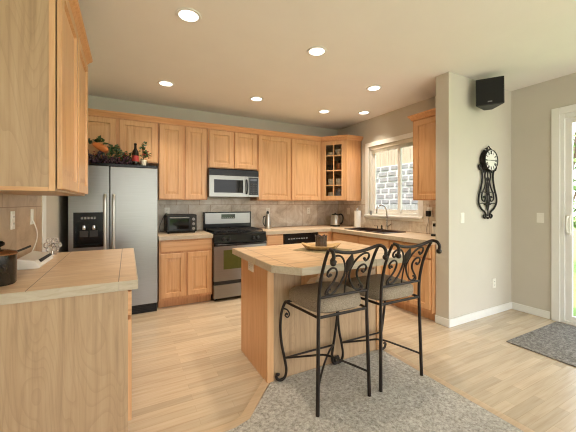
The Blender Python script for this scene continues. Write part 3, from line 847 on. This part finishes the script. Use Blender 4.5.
# ------------------------------------------------------------------ range
t = thing('gas_range', 'stainless gas range with black cooktop between the counters', 'range', (1.018, 4.05, 0))
W = .762
b = MB(); b.box(0, .03, .03, W, .655, .895); b.build('body', 'blackm', t)
b = MB(); b.box(0, .0, .895, W, .60, .915); ck = b.build('cooktop', 'black', t, .003)
b = MB(); b.loops([[(0, .03, .79), (W, .03, .79), (W, .03, .895), (0, .03, .895)], [(0, -.03, .79), (W, -.03, .79), (W, .0, .895), (0, .0, .895)]]); cpn = b.build('control_panel', 'black', t, .002)
for x in (.13, .2, .56, .63):
    MB().lathe([(.021, 0), (.021, .012), (.017, .03), (.001, .031)], c=(x, -.016, .842), n=18, axis='y').build('knob', 'knob', cpn, smooth=True)
b = MB(); b.box(.0, -.02, .275, W, .03, .785); od = b.build('oven_door', ['steel', 'black'], t, .002)
MB().box(.0, -.0215, .745, W, -.0195, .785).build('door_band', 'black', od)
MB().box(.13, -.0225, .43, W - .13, -.0195, .69).build('oven_window', 'green_reflect_glass', od)
b = MB(); b.tube([(.05, -.02, .765), (.05, -.055, .765)], .009, 8, 0); b.tube([(W - .05, -.02, .765), (W - .05, -.055, .765)], .009, 8, 0); b.tube([(.02, -.06, .765), (W - .02, -.06, .765)], .013, 10, 0); b.build('handle', 'black', od, smooth=True)
b = MB(); b.box(.0, -.02, .045, W, .03, .225); dr = b.build('storage_drawer', 'steel', t, .002)
MB().box(0, -.012, .225, W, .03, .272).build('drawer_pull', 'blackm', dr)
for x in (.03, .70): MB().box(x, .05, 0, x + .03, .08, .03).build('foot', 'blackm', t)
for gx in (.03, .4):
    b = MB(); x0, x1, y0, y1, z = gx, gx + .33, .06, .55, .945
    for a in ((x0, y0, x1, y0), (x1, y0, x1, y1), (x1, y1, x0, y1), (x0, y1, x0, y0), ((x0 + x1) / 2, y0, (x0 + x1) / 2, y1), (x0, .18, x1, .18), (x0, .43, x1, .43), (x0, .305, x1, .305)):
        b.tube([(a[0], a[1], z), (a[2], a[3], z)], .0075, 6, 0)
    for fx in (x0, x1):
        for fy in (y0, y1): b.tube([(fx, fy, z), (fx, fy, .914)], .007, 6, 0)
    b.build('grate', 'blackm', ck)
    for by in (.18, .43): MB().lathe([(.05, .915), (.05, .922), (.035, .924), (.035, .934), (.001, .935)], c=(gx + .165, by, 0)).build('burner', 'dgrey', ck, smooth=True)
b = MB(); b.box(0, .60, .895, W, .655, 1.19); bgd = b.build('backguard', 'black', t, .004)
MB().box(.022, .596, 1.01, W - .022, .6, 1.175).build('steel_fascia', 'steel', bgd, .001)
MB().box(.27, .592, 1.085, .49, .597, 1.155).build('clock_display', 'disp', bgd, .001)
b = MB()
for i in range(6): b.box(.285 + i * .034, .5912, 1.095, .305 + i * .034, .592, 1.105)
b.build('button_row', 'grey', bgd)

# ------------------------------------------------------------------ microwave
t = thing('microwave', 'stainless over-the-range microwave with black top vent', 'microwave', (1.022, 4.33, 1.42))
W, H = .757, .40
MB().box(0, .02, 0, W, .38, H).build('body', 'dgrey', t, .002)
b = MB(); b.box(0, -.004, H - .09, W, .02, H)
for i in range(5): b.box(.02, -.007, H - .078 + i * .015, W - .02, -.004, H - .070 + i * .015)
b.build('vent_grille', 'black', t)
dr = MB().box(0, -.012, .0, .585, .02, H - .092).build('door', 'steel', t, .003)
MB().box(.07, -.0135, .06, .505, -.011, H - .15).build('door_window', 'oven_glass', dr)
b = MB(); b.tube([(.555, -.012, .05), (.556, -.04, .065), (.558, -.048, .15), (.556, -.04, .24), (.555, -.012, .255)], .011, 8); b.build('handle', 'black', dr, smooth=True)
cpn = MB().box(.588, -.012, 0, W, .02, H - .092).build('control_panel', 'steel', t, .003)
MB().box(.60, -.0135, .03, W - .014, -.0115, H - .105).build('keypad', 'black', cpn)
b = MB()
for i in range(5):
    for j in range(3): b.box(.622 + j * .04, -.0142, .045 + i * .034, .648 + j * .04, -.0134, .065 + i * .034)
b.build('keys', 'dgrey', cpn)
MB().box(.62, -.0142, .245, W - .03, -.0134, .275).build('display', 'disp', cpn)

# ------------------------------------------------------------------ dishwasher
t = thing('dishwasher', 'dishwasher with black control strip under the back counter', 'dishwasher', (2.092, 4.085, 0))
MB().box(0, .02, .1, .6, .58, .862).build('body', 'dgrey', t)
MB().box(0, -.02, .12, .6, .02, .70).build('door', 'black', t, .003)
cpn = MB().box(0, -.025, .705, .6, .02, .862).build('control_panel', 'black', t, .003)
b = MB()
for i in range(8): b.box(.06 + i * .045, -.0265, .775, .09 + i * .045, -.0248, .79)
b.build('buttons', 'grey', cpn)
MB().box(.01, .06, 0, .59, .5, .1).build('toe_panel', 'blackm', t)

# ------------------------------------------------------------------ small things on the back counters
t = thing('toaster_oven', 'black toaster oven on the short back counter', 'toaster oven', (.66, 4.36, CT))
W, D, H = .40, .28, .255
MB().box(-W / 2, 0, .018, W / 2, D, H).build('body', 'blackm', t, .012)
dr = MB().box(-W / 2 + .02, -.012, .035, W / 2 - .09, 0, H - .02).build('glass_door', 'black', t, .003)
MB().box(-W / 2 + .04, -.0135, .06, W / 2 - .11, -.0115, H - .06).build('window', 'oven_glass', dr)
b = MB(); b.tube([(-W / 2 + .04, -.012, H - .04), (-W / 2 + .045, -.035, H - .04), (W / 2 - .115, -.035, H - .04), (W / 2 - .11, -.012, H - .04)], .007, 8, 0); b.build('handle', 'grey', dr, smooth=True)
for z in (.06, .125, .19): MB().lathe([(.02, 0), (.018, .018), (.001, .019)], c=(W / 2 - .045, 0, z), n=16, axis='y').build('knob', 'grey', t, smooth=True)
for x in (-.17, .17):
    for y in (.03, .24): MB().lathe([(.012, 0), (.014, .018)], c=(x, y, 0), n=10).build('foot', 'blackm', t)
o = MB().tube([(.505, WB - .022, 1.185), (.47, WB - .06, 1.16), (.43, WB - .08, 1.08), (.40, WB - .07, .98), (.42, WB - .06, .922), (.46, WB - .05, .9215)], .004, 6).build('power_cord', 'blackm')
tag(o, 'black power cord hanging beside the toaster oven', 'cord')

t = thing('steel_bottle', 'upright slim steel bottle on the counter right of the range', 'bottle', (1.985, 4.44, CT))
MB().lathe([(.05, 0), (.052, .01), (.045, .13), (.036, .2), (.03, .24), (.001, .245)], n=20).build('flask', 'steel_v', t, smooth=True)
MB().lathe([(.022, .243), (.022, .27), (.012, .285), (.001, .287)], n=16).build('cap', 'dgrey', t, smooth=True)
MB().tube([(-.045, 0, .2), (-.075, 0, .19), (-.08, 0, .1), (-.05, 0, .05)], .009, 8).build('handle', 'blackm', t, smooth=True)

t = thing('electric_kettle', 'steel and black electric kettle in the counter corner', 'kettle', (3.27, 4.38, CT), -28)
MB().lathe([(.085, 0), (.085, .022), (.07, .025)], n=28).build('base', 'blackm', t, smooth=True)
MB().lathe([(.085, .026), (.087, .05), (.08, .13), (.066, .19), (.06, .2)], n=28).build('jug', 'steel_v', t, smooth=True)
MB().lathe([(.061, .2), (.058, .212), (.03, .222), (.012, .224), (.013, .24), (.001, .242)], n=24).build('lid', 'blackm', t, smooth=True)
MB().tube([(.055, 0, .2), (.1, 0, .215), (.135, 0, .185), (.14, 0, .12), (.12, 0, .06), (.086, 0, .045)], .013, 10).build('handle', 'blackm', t, smooth=True)
b = MB(); b.loops([[(-.055, -.02, .16), (-.055, .02, .16), (-.055, .02, .195), (-.055, -.02, .195)], [(-.1, -.008, .19), (-.1, .008, .19), (-.1, .008, .2), (-.1, -.008, .2)]]); b.build('spout', 'steel_v', t)

t = thing('paper_towel_roll', 'white paper towel roll standing left of the sink', 'paper towel', (3.42, 3.96, CT))
MB().lathe([(.075, 0), (.075, .01), (.01, .014)], n=24).build('holder_base', 'chrome', t, smooth=True)
MB().lathe([(.02, .015), (.052, .015), (.052, .285), (.02, .285)], n=28, cap=False).build('roll', 'paper', t, smooth=True)
MB().lathe([(.008, .014), (.008, .32), (.016, .325), (.018, .338), (.001, .348)], n=14).build('rod', 'chrome', t, smooth=True)

t = thing('kitchen_sink', 'dark drop-in kitchen sink below the window', 'sink', (3.26, 3.42, CT))
b = MB(); ax, ay = .215, .42
def rl(x, y, z): return [(-x, -y, z), (x, -y, z), (x, y, z), (-x, y, z)]
b.loops([rl(ax, ay, .0005), rl(ax, ay, .010), rl(ax - .012, ay - .012, .013), rl(ax - .035, ay - .035, .012), rl(ax - .04, ay - .04, -.17), rl(.03, .03, -.175)], False, True)
b.build('basin', 'sink', t, .004)
MB().box(-ax + .042, -.01, -.16, ax - .042, .01, -.01).build('divider', 'sink', t, .004)
for y in (-.2, .2): MB().lathe([(.035, -.172), (.035, -.168), (.02, -.169)], c=(0, y, 0)).build('drain', 'chrome', t)

t = thing('faucet', 'chrome gooseneck faucet behind the sink', 'faucet', (3.515, 3.40, CT))
MB().lathe([(.028, 0), (.028, .008), (.018, .02), (.016, .07), (.001, .072)], n=20).build('base', 'chrome', t, smooth=True)
MB().tube([(0, 0, .05), (0, 0, .27), (-.02, .01, .35), (-.075, .03, .385), (-.13, .05, .36), (-.15, .055, .30), (-.152, .056, .25)], .011, 10).build('spout', 'chrome', t, smooth=True)
MB().tube([(0, -.015, .05), (0, -.05, .075), (0, -.085, .10)], .007, 8).build('lever', 'chrome', t, smooth=True)
t = thing('soap_dispenser', 'small chrome soap pump left of the faucet', 'soap dispenser', (3.52, 3.60, CT))
MB().lathe([(.018, 0), (.018, .008), (.009, .012), (.009, .055), (.001, .056)], n=16).build('pump', 'chrome', t, smooth=True)
MB().tube([(0, 0, .05), (-.02, 0, .062), (-.06, 0, .055)], .006, 8).build('nozzle', 'chrome', t, smooth=True)
t = thing('side_sprayer', 'small dark sprayer between faucet and soap pump', 'sprayer', (3.52, 3.51, CT))
MB().lathe([(.02, 0), (.018, .01), (.012, .02), (.014, .06), (.001, .07)], n=16).build('head', 'dgrey', t, smooth=True)
t = thing('drinking_glass', 'small grey glass on the kitchen window sill', 'glass', (3.568, 3.80, 1.135))
MB().lathe([(.018, 0), (.024, .07), (.022, .07), (.016, .006), (.001, .006)], n=16, cap=False).build('tumbler', 'grey', t, smooth=True)
t = thing('cordless_phone', 'white cordless phone upright on the counter beside the stub wall', 'phone', (3.40, 2.50, CT), -60)
MB().box(-.035, -.035, 0, .035, .04, .025).build('charging_base', 'blackm', t, .006)
hs = MB().box(-.024, -.01, .022, .024, .018, .19).build('handset', 'plastic', t, .008)
MB().box(-.016, -.0115, .12, .016, -.0095, .16).build('screen', 'disp', hs)

# ------------------------------------------------------------------ left counter things
t = thing('stock_pot', 'dark glossy lidded pot at the left edge of the counter', 'pot', (-.582, 2.055, CT))
MB().lathe([(.065, 0), (.070, .008), (.072, .15), (.074, .152)], n=36).build('pot_body', 'potblack', t, smooth=True)
ld = MB().lathe([(.075, .152), (.076, .158), (.07, .166), (.03, .178), (.001, .18)], n=36).build('lid', 'lid', t, smooth=True)
MB().lathe([(.01, .178), (.008, .19), (.024, .198), (.026, .21), (.016, .22), (.001, .222)], n=18).build('knob', 'black', ld, smooth=True)
b = MB(); b.tube([(.03, .075, .145), (.06, .12, .155), (.09, .17, .168)], .006, 8); b.build('handle', 'dgrey', t, smooth=True)

t = thing('countertop_device', 'low white wedge-shaped device with dark slot on the left counter', 'device', (-.545, 2.63, CT))
b = MB(); b.loops([[(x, -.2, z) for x, z in ((-.06, 0), (.05, 0), (.055, .012), (.03, .05), (-.06, .07))],
                   [(x, .17, z) for x, z in ((-.06, 0), (.055, 0), (.06, .012), (.035, .05), (-.06, .07))],
                   [(x, .21, z) for x, z in ((-.06, 0), (.03, 0), (.035, .010), (.015, .035), (-.06, .05))]])
b.build('housing', 'plastic', t, .006)
b = MB(); b.loops([[(.0335, -.13, .046), (.0445, -.13, .0305), (.0445, .15, .0305), (.0395, .15, .046)], [(.038, -.13, .050), (.051, -.13, .0335), (.053, .15, .0335), (.044, .15, .050)]])
b.build('slot', 'blackm', t)
o = MB().tube([(WL + .024, 2.95, 1.2), (WL + .045, 2.955, 1.12), (WL + .05, 2.93, 1.05), (WL + .045, 2.82, .975), (WL + .04, 2.70, .945), (WL + .035, 2.6, .93)], .0035, 6).build('power_cord', 'plastic')
tag(o, 'pale power cord hanging from the outlet to the white device', 'cord')

t = thing('glass_ornament', 'clear glass and metal flower-shaped ornament behind the white device', 'ornament', (-.535, 3.04, CT))
b = MB()
for i in range(6):
    a = i * PI / 3; c_ = (.036 * math.cos(a), .012, .075 + .04 * math.sin(a)); b.lathe([(.003, -.006), (.02, -.008), (.026, 0), (.02, .008), (.003, .006)], c=c_, n=14, axis='y')
b.build('petals', 'gsolid', t, smooth=True)
MB().lathe([(.03, 0), (.03, .005), (.008, .01), (.007, .03), (.001, .032)], n=16).build('foot', 'chrome', t, smooth=True)
MB().sphere((0, .012, .075), .014).build('centre', 'chrome', t, smooth=True)

# ------------------------------------------------------------------ island setting
o = MB().prism([(1.28, 2.33), (1.47, 1.98), (1.75, 2.10), (1.56, 2.46)], CT + .0005, CT + .004).build('placemat', 'mat'); tag(o, 'woven grey-green placemat on the island', 'placemat')
t = thing('wooden_bowl', 'shallow straw-coloured leaf-shaped bowl on the placemat', 'bowl', (1.505, 2.225, CT + .004), -33)
def bl(r, z, tip): return [(r * math.cos(2 * PI * i / 32) * (1.25), r * math.sin(2 * PI * i / 32) * .8, z + tip * abs(math.cos(2 * PI * i / 32)) ** 4) for i in range(32)]
b = MB(); b.loops([bl(.055, 0, 0), bl(.10, .015, .004), bl(.135, .038, .02), bl(.13, .041, .02), bl(.095, .022, .004), bl(.05, .009, 0)], True, True)
b.build('dish', 'straw', t, smooth=True)
b = MB()
for i in range(16):
    a = 2 * PI * i / 16; b.tube([(.05 * 1.25 * math.cos(a), .05 * .8 * math.sin(a), .002), (.103 * 1.25 * math.cos(a), .103 * .8 * math.sin(a), .014), (.137 * 1.25 * math.cos(a), .137 * .8 * math.sin(a), .038 + .02 * abs(math.cos(a)) ** 4)], .0035, 6)
b.build('rib', 'straw', t, smooth=True)
t = thing('candle_holder', 'dark mottled candle holder standing in the straw-coloured bowl', 'candle holder', (1.515, 2.235, CT + .0135), 20)
b = MB(); pr = [(.046, 0), (.05, .02), (.047, .06), (.053, .112)]
ls = []
for r_, z in pr + [(.048, .112), (.043, .06), (.044, .03)]:
    ls.append([(r_ * math.cos(2 * PI * i / 24) * (1 + .05 * math.cos(i * PI)), r_ * math.sin(2 * PI * i / 24) * (1 + .05 * math.cos(i * PI)), z + (.008 * math.cos(i * PI / 2) if z > .1 else 0)) for i in range(24)])
b.loops(ls, True, True); b.build('glass_cup', 'candle', t, smooth=True)
MB().lathe([(.036, .031), (.036, .075), (.001, .076)], n=20).build('candle', 'browncer', t, smooth=True)

# ------------------------------------------------------------------ bar stools
PL = [(.211, -.22, .001), (.204, -.214, .3), (.197, -.208, .6), (.196, -.214, .74), (.196, -.238, .86), (.197, -.28, .97), (.198, -.315, 1.035)]
def yb(z):
    for a, c_ in zip(PL, PL[1:]):
        if z <= c_[2]: u = (z - a[2]) / (c_[2] - a[2]); return a[1] + u * (c_[1] - a[1])
    return PL[-1][1]


def stool():
    t = thing('bar_stool', 'wrought-iron bar stool with tweed seat at the island, nearer the left counter', 'bar stool', (1.25, 1.79, .012), 0, 'bar stools at the island')
    for sx in (-1, 1):
        MB().tube([(sx * x, y, z) for x, y, z in PL], lambda u: .0125 - .003 * u, 10).build('leg', 'iron', t, smooth=True)
    fl = [(.226, .175, .60), (.238, .19, .565), (.254, .198, .50), (.258, .204, .40), (.245, .208, .28), (.218, .206, .15), (.208, .205, .08), (.217, .207, .032), (.24, .212, .012), (.268, .216, .016), (.284, .218, .038), (.276, .217, .058), (.262, .215, .052)]
    for sx in (-1, 1):
        lg = MB().tube([(sx * x, y, z) for x, y, z in fl], .0105, 10).build('leg', 'iron', t, smooth=True)
        b = MB(); b.tube([(sx * .245, .19, .545), (sx * .215, .18, .535), (sx * .195, .178, .50), (sx * .21, .18, .478), (sx * .228, .185, .495), (sx * .215, .182, .512)], .0055, 8); b.sphere((sx * .212, .182, .50), .010, n=8)
        b.build('scroll', 'iron', lg, smooth=True)
    b = MB(); b.tube([(-.197, -.208, .60), (.197, -.208, .60), (.228, .178, .595), (-.228, .178, .595)], .010, 8, 0, True); b.build('seat_frame', 'iron', t, smooth=True)
    # cushion
    def ring(s_, z):
        o = []
        for i in range(40):
            a = 2 * PI * i / 40; c_, d = math.cos(a), math.sin(a)
            x = abs(c_) ** .45 * (1 if c_ > 0 else -1); y = abs(d) ** .45 * (1 if d > 0 else -1)
            o.append((x * (.218 + .022 * y) * s_, -.005 + y * .205 * s_, z))
        return o
    MB().loops([ring(.9, .609), ring(.985, .622), ring(1.0, .65), ring(.985, .68), ring(.9, .70), ring(.65, .712), ring(.3, .718)]).build('seat_cushion', 'tweed', t, smooth=True)
    b = MB(); b.tube([(-.197, yb(.725), .725), (0, yb(.725), .725), (.197, yb(.725), .725)], .009, 8); b.build('lower_back_rail', 'iron', t, smooth=True)
    half = [(.205, -.372, .984), (.204, -.376, 1.012), (.201, -.36, 1.036), (.196, -.33, 1.043), (.17, -.315, 1.036), (.09, -.306, 1.016)]
    path = [(-x, y, z) for x, y, z in half] + [(0, -.303, 1.008)] + half[::-1]
    b = MB(); b.tube(path, .011, 10); tr = b.build('top_rail', 'iron', t, smooth=True)
    for sx in (-1, 1): MB().sphere((sx * .205, -.372, .972), .019, n=14).build('finial', 'iron', tr, smooth=True)
    # scrollwork
    big = [(-.118, .955), (-.13, .94), (-.148, .95), (-.15, .975), (-.125, .995), (-.085, .988), (-.05, .955), (-.024, .90), (-.022, .85), (-.045, .795), (-.08, .752), (-.115, .738), (-.135, .752), (-.130, .772), (-.114, .770)]
    ess = [(-.128, .868), (-.140, .858), (-.155, .872), (-.152, .898), (-.128, .914), (-.098, .905), (-.082, .875), (-.09, .835), (-.118, .795), (-.145, .765), (-.15, .742), (-.135, .735)]
    for nm in (big, ess):
        for sx in (-1, 1):
            b = MB(); b.tube([(-sx * x, yb(z), z) for x, z in nm], .0068, 8)
            b.sphere((-sx * nm[0][0], yb(nm[0][1]), nm[0][1]), .011, n=8)
            b.build('back_scroll', 'iron', t, smooth=True)
    b = MB(); prof = [(.001, .862), (.018, .89), (.033, .925), (.030, .955), (.013, .985), (.002, 1.006)]
    b.loops([[(r_ * math.cos(2 * PI * i / 12), yb(z) + .35 * r_ * math.sin(2 * PI * i / 12), z) for i in range(12)] for r_, z in prof])
    b.tube([(0, yb(.88), .88), (0, yb(.80), .80), (0, yb(.725), .725)], .005, 8); b.build('back_leaf', 'iron', t, smooth=True)
    b = MB(); b.tube([(-.222, .206, .17), (.222, .206, .17)], .0075, 8, 0); b.build('stretcher', 'iron', t, smooth=True)
    for sx in (-1, 1):
        b = MB(); b.tube([(sx * -.222, .206, .17), (sx * -.09, .07, .215), (0, -.01, .222 + .012 * sx), (sx * .10, -.11, .205), (sx * .207, -.216, .165)], .0075, 8)
        b.build('stretcher', 'iron', t, smooth=True)
    return t


st = stool()
dup(st, (1.776, 1.79, .012), 0, 'wrought-iron bar stool with tweed seat at the island, nearer the stub wall')

# ------------------------------------------------------------------ rug, clock, speaker
o = MB().box(3.20, .2, 0.0005, 4.235, 1.585, .012).build('door_rug', 'rug', None, .004); tag(o, 'grey rectangular rug in front of the sliding door', 'rug')

t = thing('wall_clock', 'ornate black wrought-iron wall clock with roman dial on the stub wall', 'clock', (3.725, WN, 1.825))
t.scale = (1.15, 1.0, 1.08)
MB().lathe([(.105, .004), (.12, .006), (.122, .05), (.112, .068), (.108, .066)], n=36, axis='y', cap=False).build('case', 'ironb', t, smooth=True)
MB().lathe([(.110, .05), (.110, .058)], n=36, axis='y').build('dial', 'dial', t)
b = MB()
def bar(mb, a, r0, r1, w, off=0, y=-.0595, tilt=0):
    ca, sa = math.sin(a), math.cos(a); tx, tz = sa, -ca
    p0 = (ca * r0 + tx * (off - tilt), y, sa * r0 + tz * (off - tilt)); p1 = (ca * r1 + tx * (off + tilt), y, sa * r1 + tz * (off + tilt))
    mb.add([(p0[0] - tx * w, y, p0[2] - tz * w), (p0[0] + tx * w, y, p0[2] + tz * w), (p1[0] + tx * w, y, p1[2] + tz * w), (p1[0] - tx * w, y, p1[2] - tz * w),
            (p0[0] - tx * w, y + .001, p0[2] - tz * w), (p0[0] + tx * w, y + .001, p0[2] + tz * w), (p1[0] + tx * w, y + .001, p1[2] + tz * w), (p1[0] - tx * w, y + .001, p1[2] - tz * w)],
           [(0, 1, 2, 3), (7, 6, 5, 4), (0, 4, 5, 1), (1, 5, 6, 2), (2, 6, 7, 3), (3, 7, 4, 0)])
rom = ['XII', 'I', 'II', 'III', 'IIII', 'V', 'VI', 'VII', 'VIII', 'IX', 'X', 'XI']
for h, s_ in enumerate(rom):
    a = h * PI / 6; wd = {'I': .007, 'V': .012, 'X': .013}; tot = sum(wd[c_] for c_ in s_); o_ = -tot / 2
    for c_ in s_:
        m_ = o_ + wd[c_] / 2; o_ += wd[c_]
        if c_ == 'I': bar(b, a, .066, .102, .0026, m_)
        elif c_ == 'V': bar(b, a, .066, .102, .0022, m_ - .003, tilt=-.003); bar(b, a, .066, .102, .0022, m_ + .003, tilt=.003)
        else: bar(b, a, .066, .102, .0022, m_, tilt=.0045); bar(b, a, .066, .102, .0022, m_, tilt=-.0045)
b.build('numerals', 'ironb', t)
b = MB(); bar(b, R(88), -.01, .06, .0035, y=-.061); bar(b, R(268), -.01, .085, .0025, y=-.062); b.build('hands', 'ironb', t)
b = MB()
for i in range(4):
    a = R(-36 + i * 24); b.sphere((.128 * math.sin(a), -.03, .128 * math.cos(a)), .011, n=8)
b.tube([(-.05, -.03, .125), (-.02, -.03, .14), (0, -.03, .155), (.02, -.03, .14), (.05, -.03, .125)], .006, 6); b.build('crest', 'ironb', t, smooth=True)
b = MB(); Y = -.02
for sx in (-1, 1):
    f = lambda L: [(sx * x, Y, z) for x, z in L]
    b.tube(f([(.135, -.09), (.15, -.075), (.145, -.055), (.125, -.06), (.12, -.09), (.10, -.13), (.095, -.2), (.12, -.3), (.155, -.39), (.155, -.46), (.11, -.52), (.06, -.55), (.03, -.59), (.05, -.62), (.075, -.60), (.06, -.585)]), .010, 8)
    b.tube(f([(.04, -.12), (.05, -.17), (.035, -.23), (.06, -.30), (.10, -.36), (.10, -.42), (.06, -.44), (.04, -.41), (.06, -.385), (.075, -.40)]), .008, 8)
    b.tube(f([(.0, -.18), (.03, -.22), (.015, -.27), (.02, -.34), (.03, -.40), (.02, -.48), (.0, -.54)]), .008, 8)
    b.sphere((sx * .135, Y, -.095), .013, n=8); b.tube(f([(.10, -.13), (.05, -.125), (0, -.12)]), .006, 8)
    b.tube(f([(.135, -.35), (.07, -.34), (0, -.35)]), .005, 8); b.tube(f([(.152, -.47), (.09, -.46), (.04, -.47), (0, -.46)]), .005, 8)
    b.tube(f([(.06, -.09), (.07, -.12)]), .008, 8, 2)
b.tube([(0, Y, -.11), (0, Y, -.3), (0, Y, -.6)], .006, 8); b.sphere((0, Y, -.32), .018, (1, .5, 1.6)); b.sphere((0, Y, -.62), .014)
b.build('scrollwork', 'ironb', t, smooth=True)
b = MB()
for sx in (-.03, .03): b.box(sx - .01, -.03, -.48, sx + .01, 0, -.46)
b.build('wall_peg', 'ironb', t)

t = thing('wall_speaker', 'black wall-mounted speaker tilted below the ceiling', 'speaker', (3.68, WN, 2.53))
hv = MB(); hw, bw, dp_, hh = .132, .04, .17, .15
hv.loops([[(-hw, 0, -hh), (hw, 0, -hh), (bw, dp_, -hh), (-bw, dp_, -hh)], [(-hw, 0, hh), (hw, 0, hh), (bw, dp_, hh), (-bw, dp_, hh)]])
hs = hv.build('housing', 'spkg', t, .008, loc=(-.245, -.20, 0), rot=(R(-4), 0, R(-56)))
MB().box(-hw + .008, -.008, -hh + .008, hw - .008, 0, hh - .008).build('grille', 'spk', hs, .004)
MB().box(-.02, -.0095, -hh + .03, .02, -.0078, -hh + .042).build('badge', 'grey', hs)
b = MB(); b.box(-.05, -.012, .06, .03, 0, .16); b.tube([(-.02, -.01, .11), (-.04, -.06, .12), (-.07, -.11, .11)], .014, 8); b.build('bracket', 'plastic', t, .002)
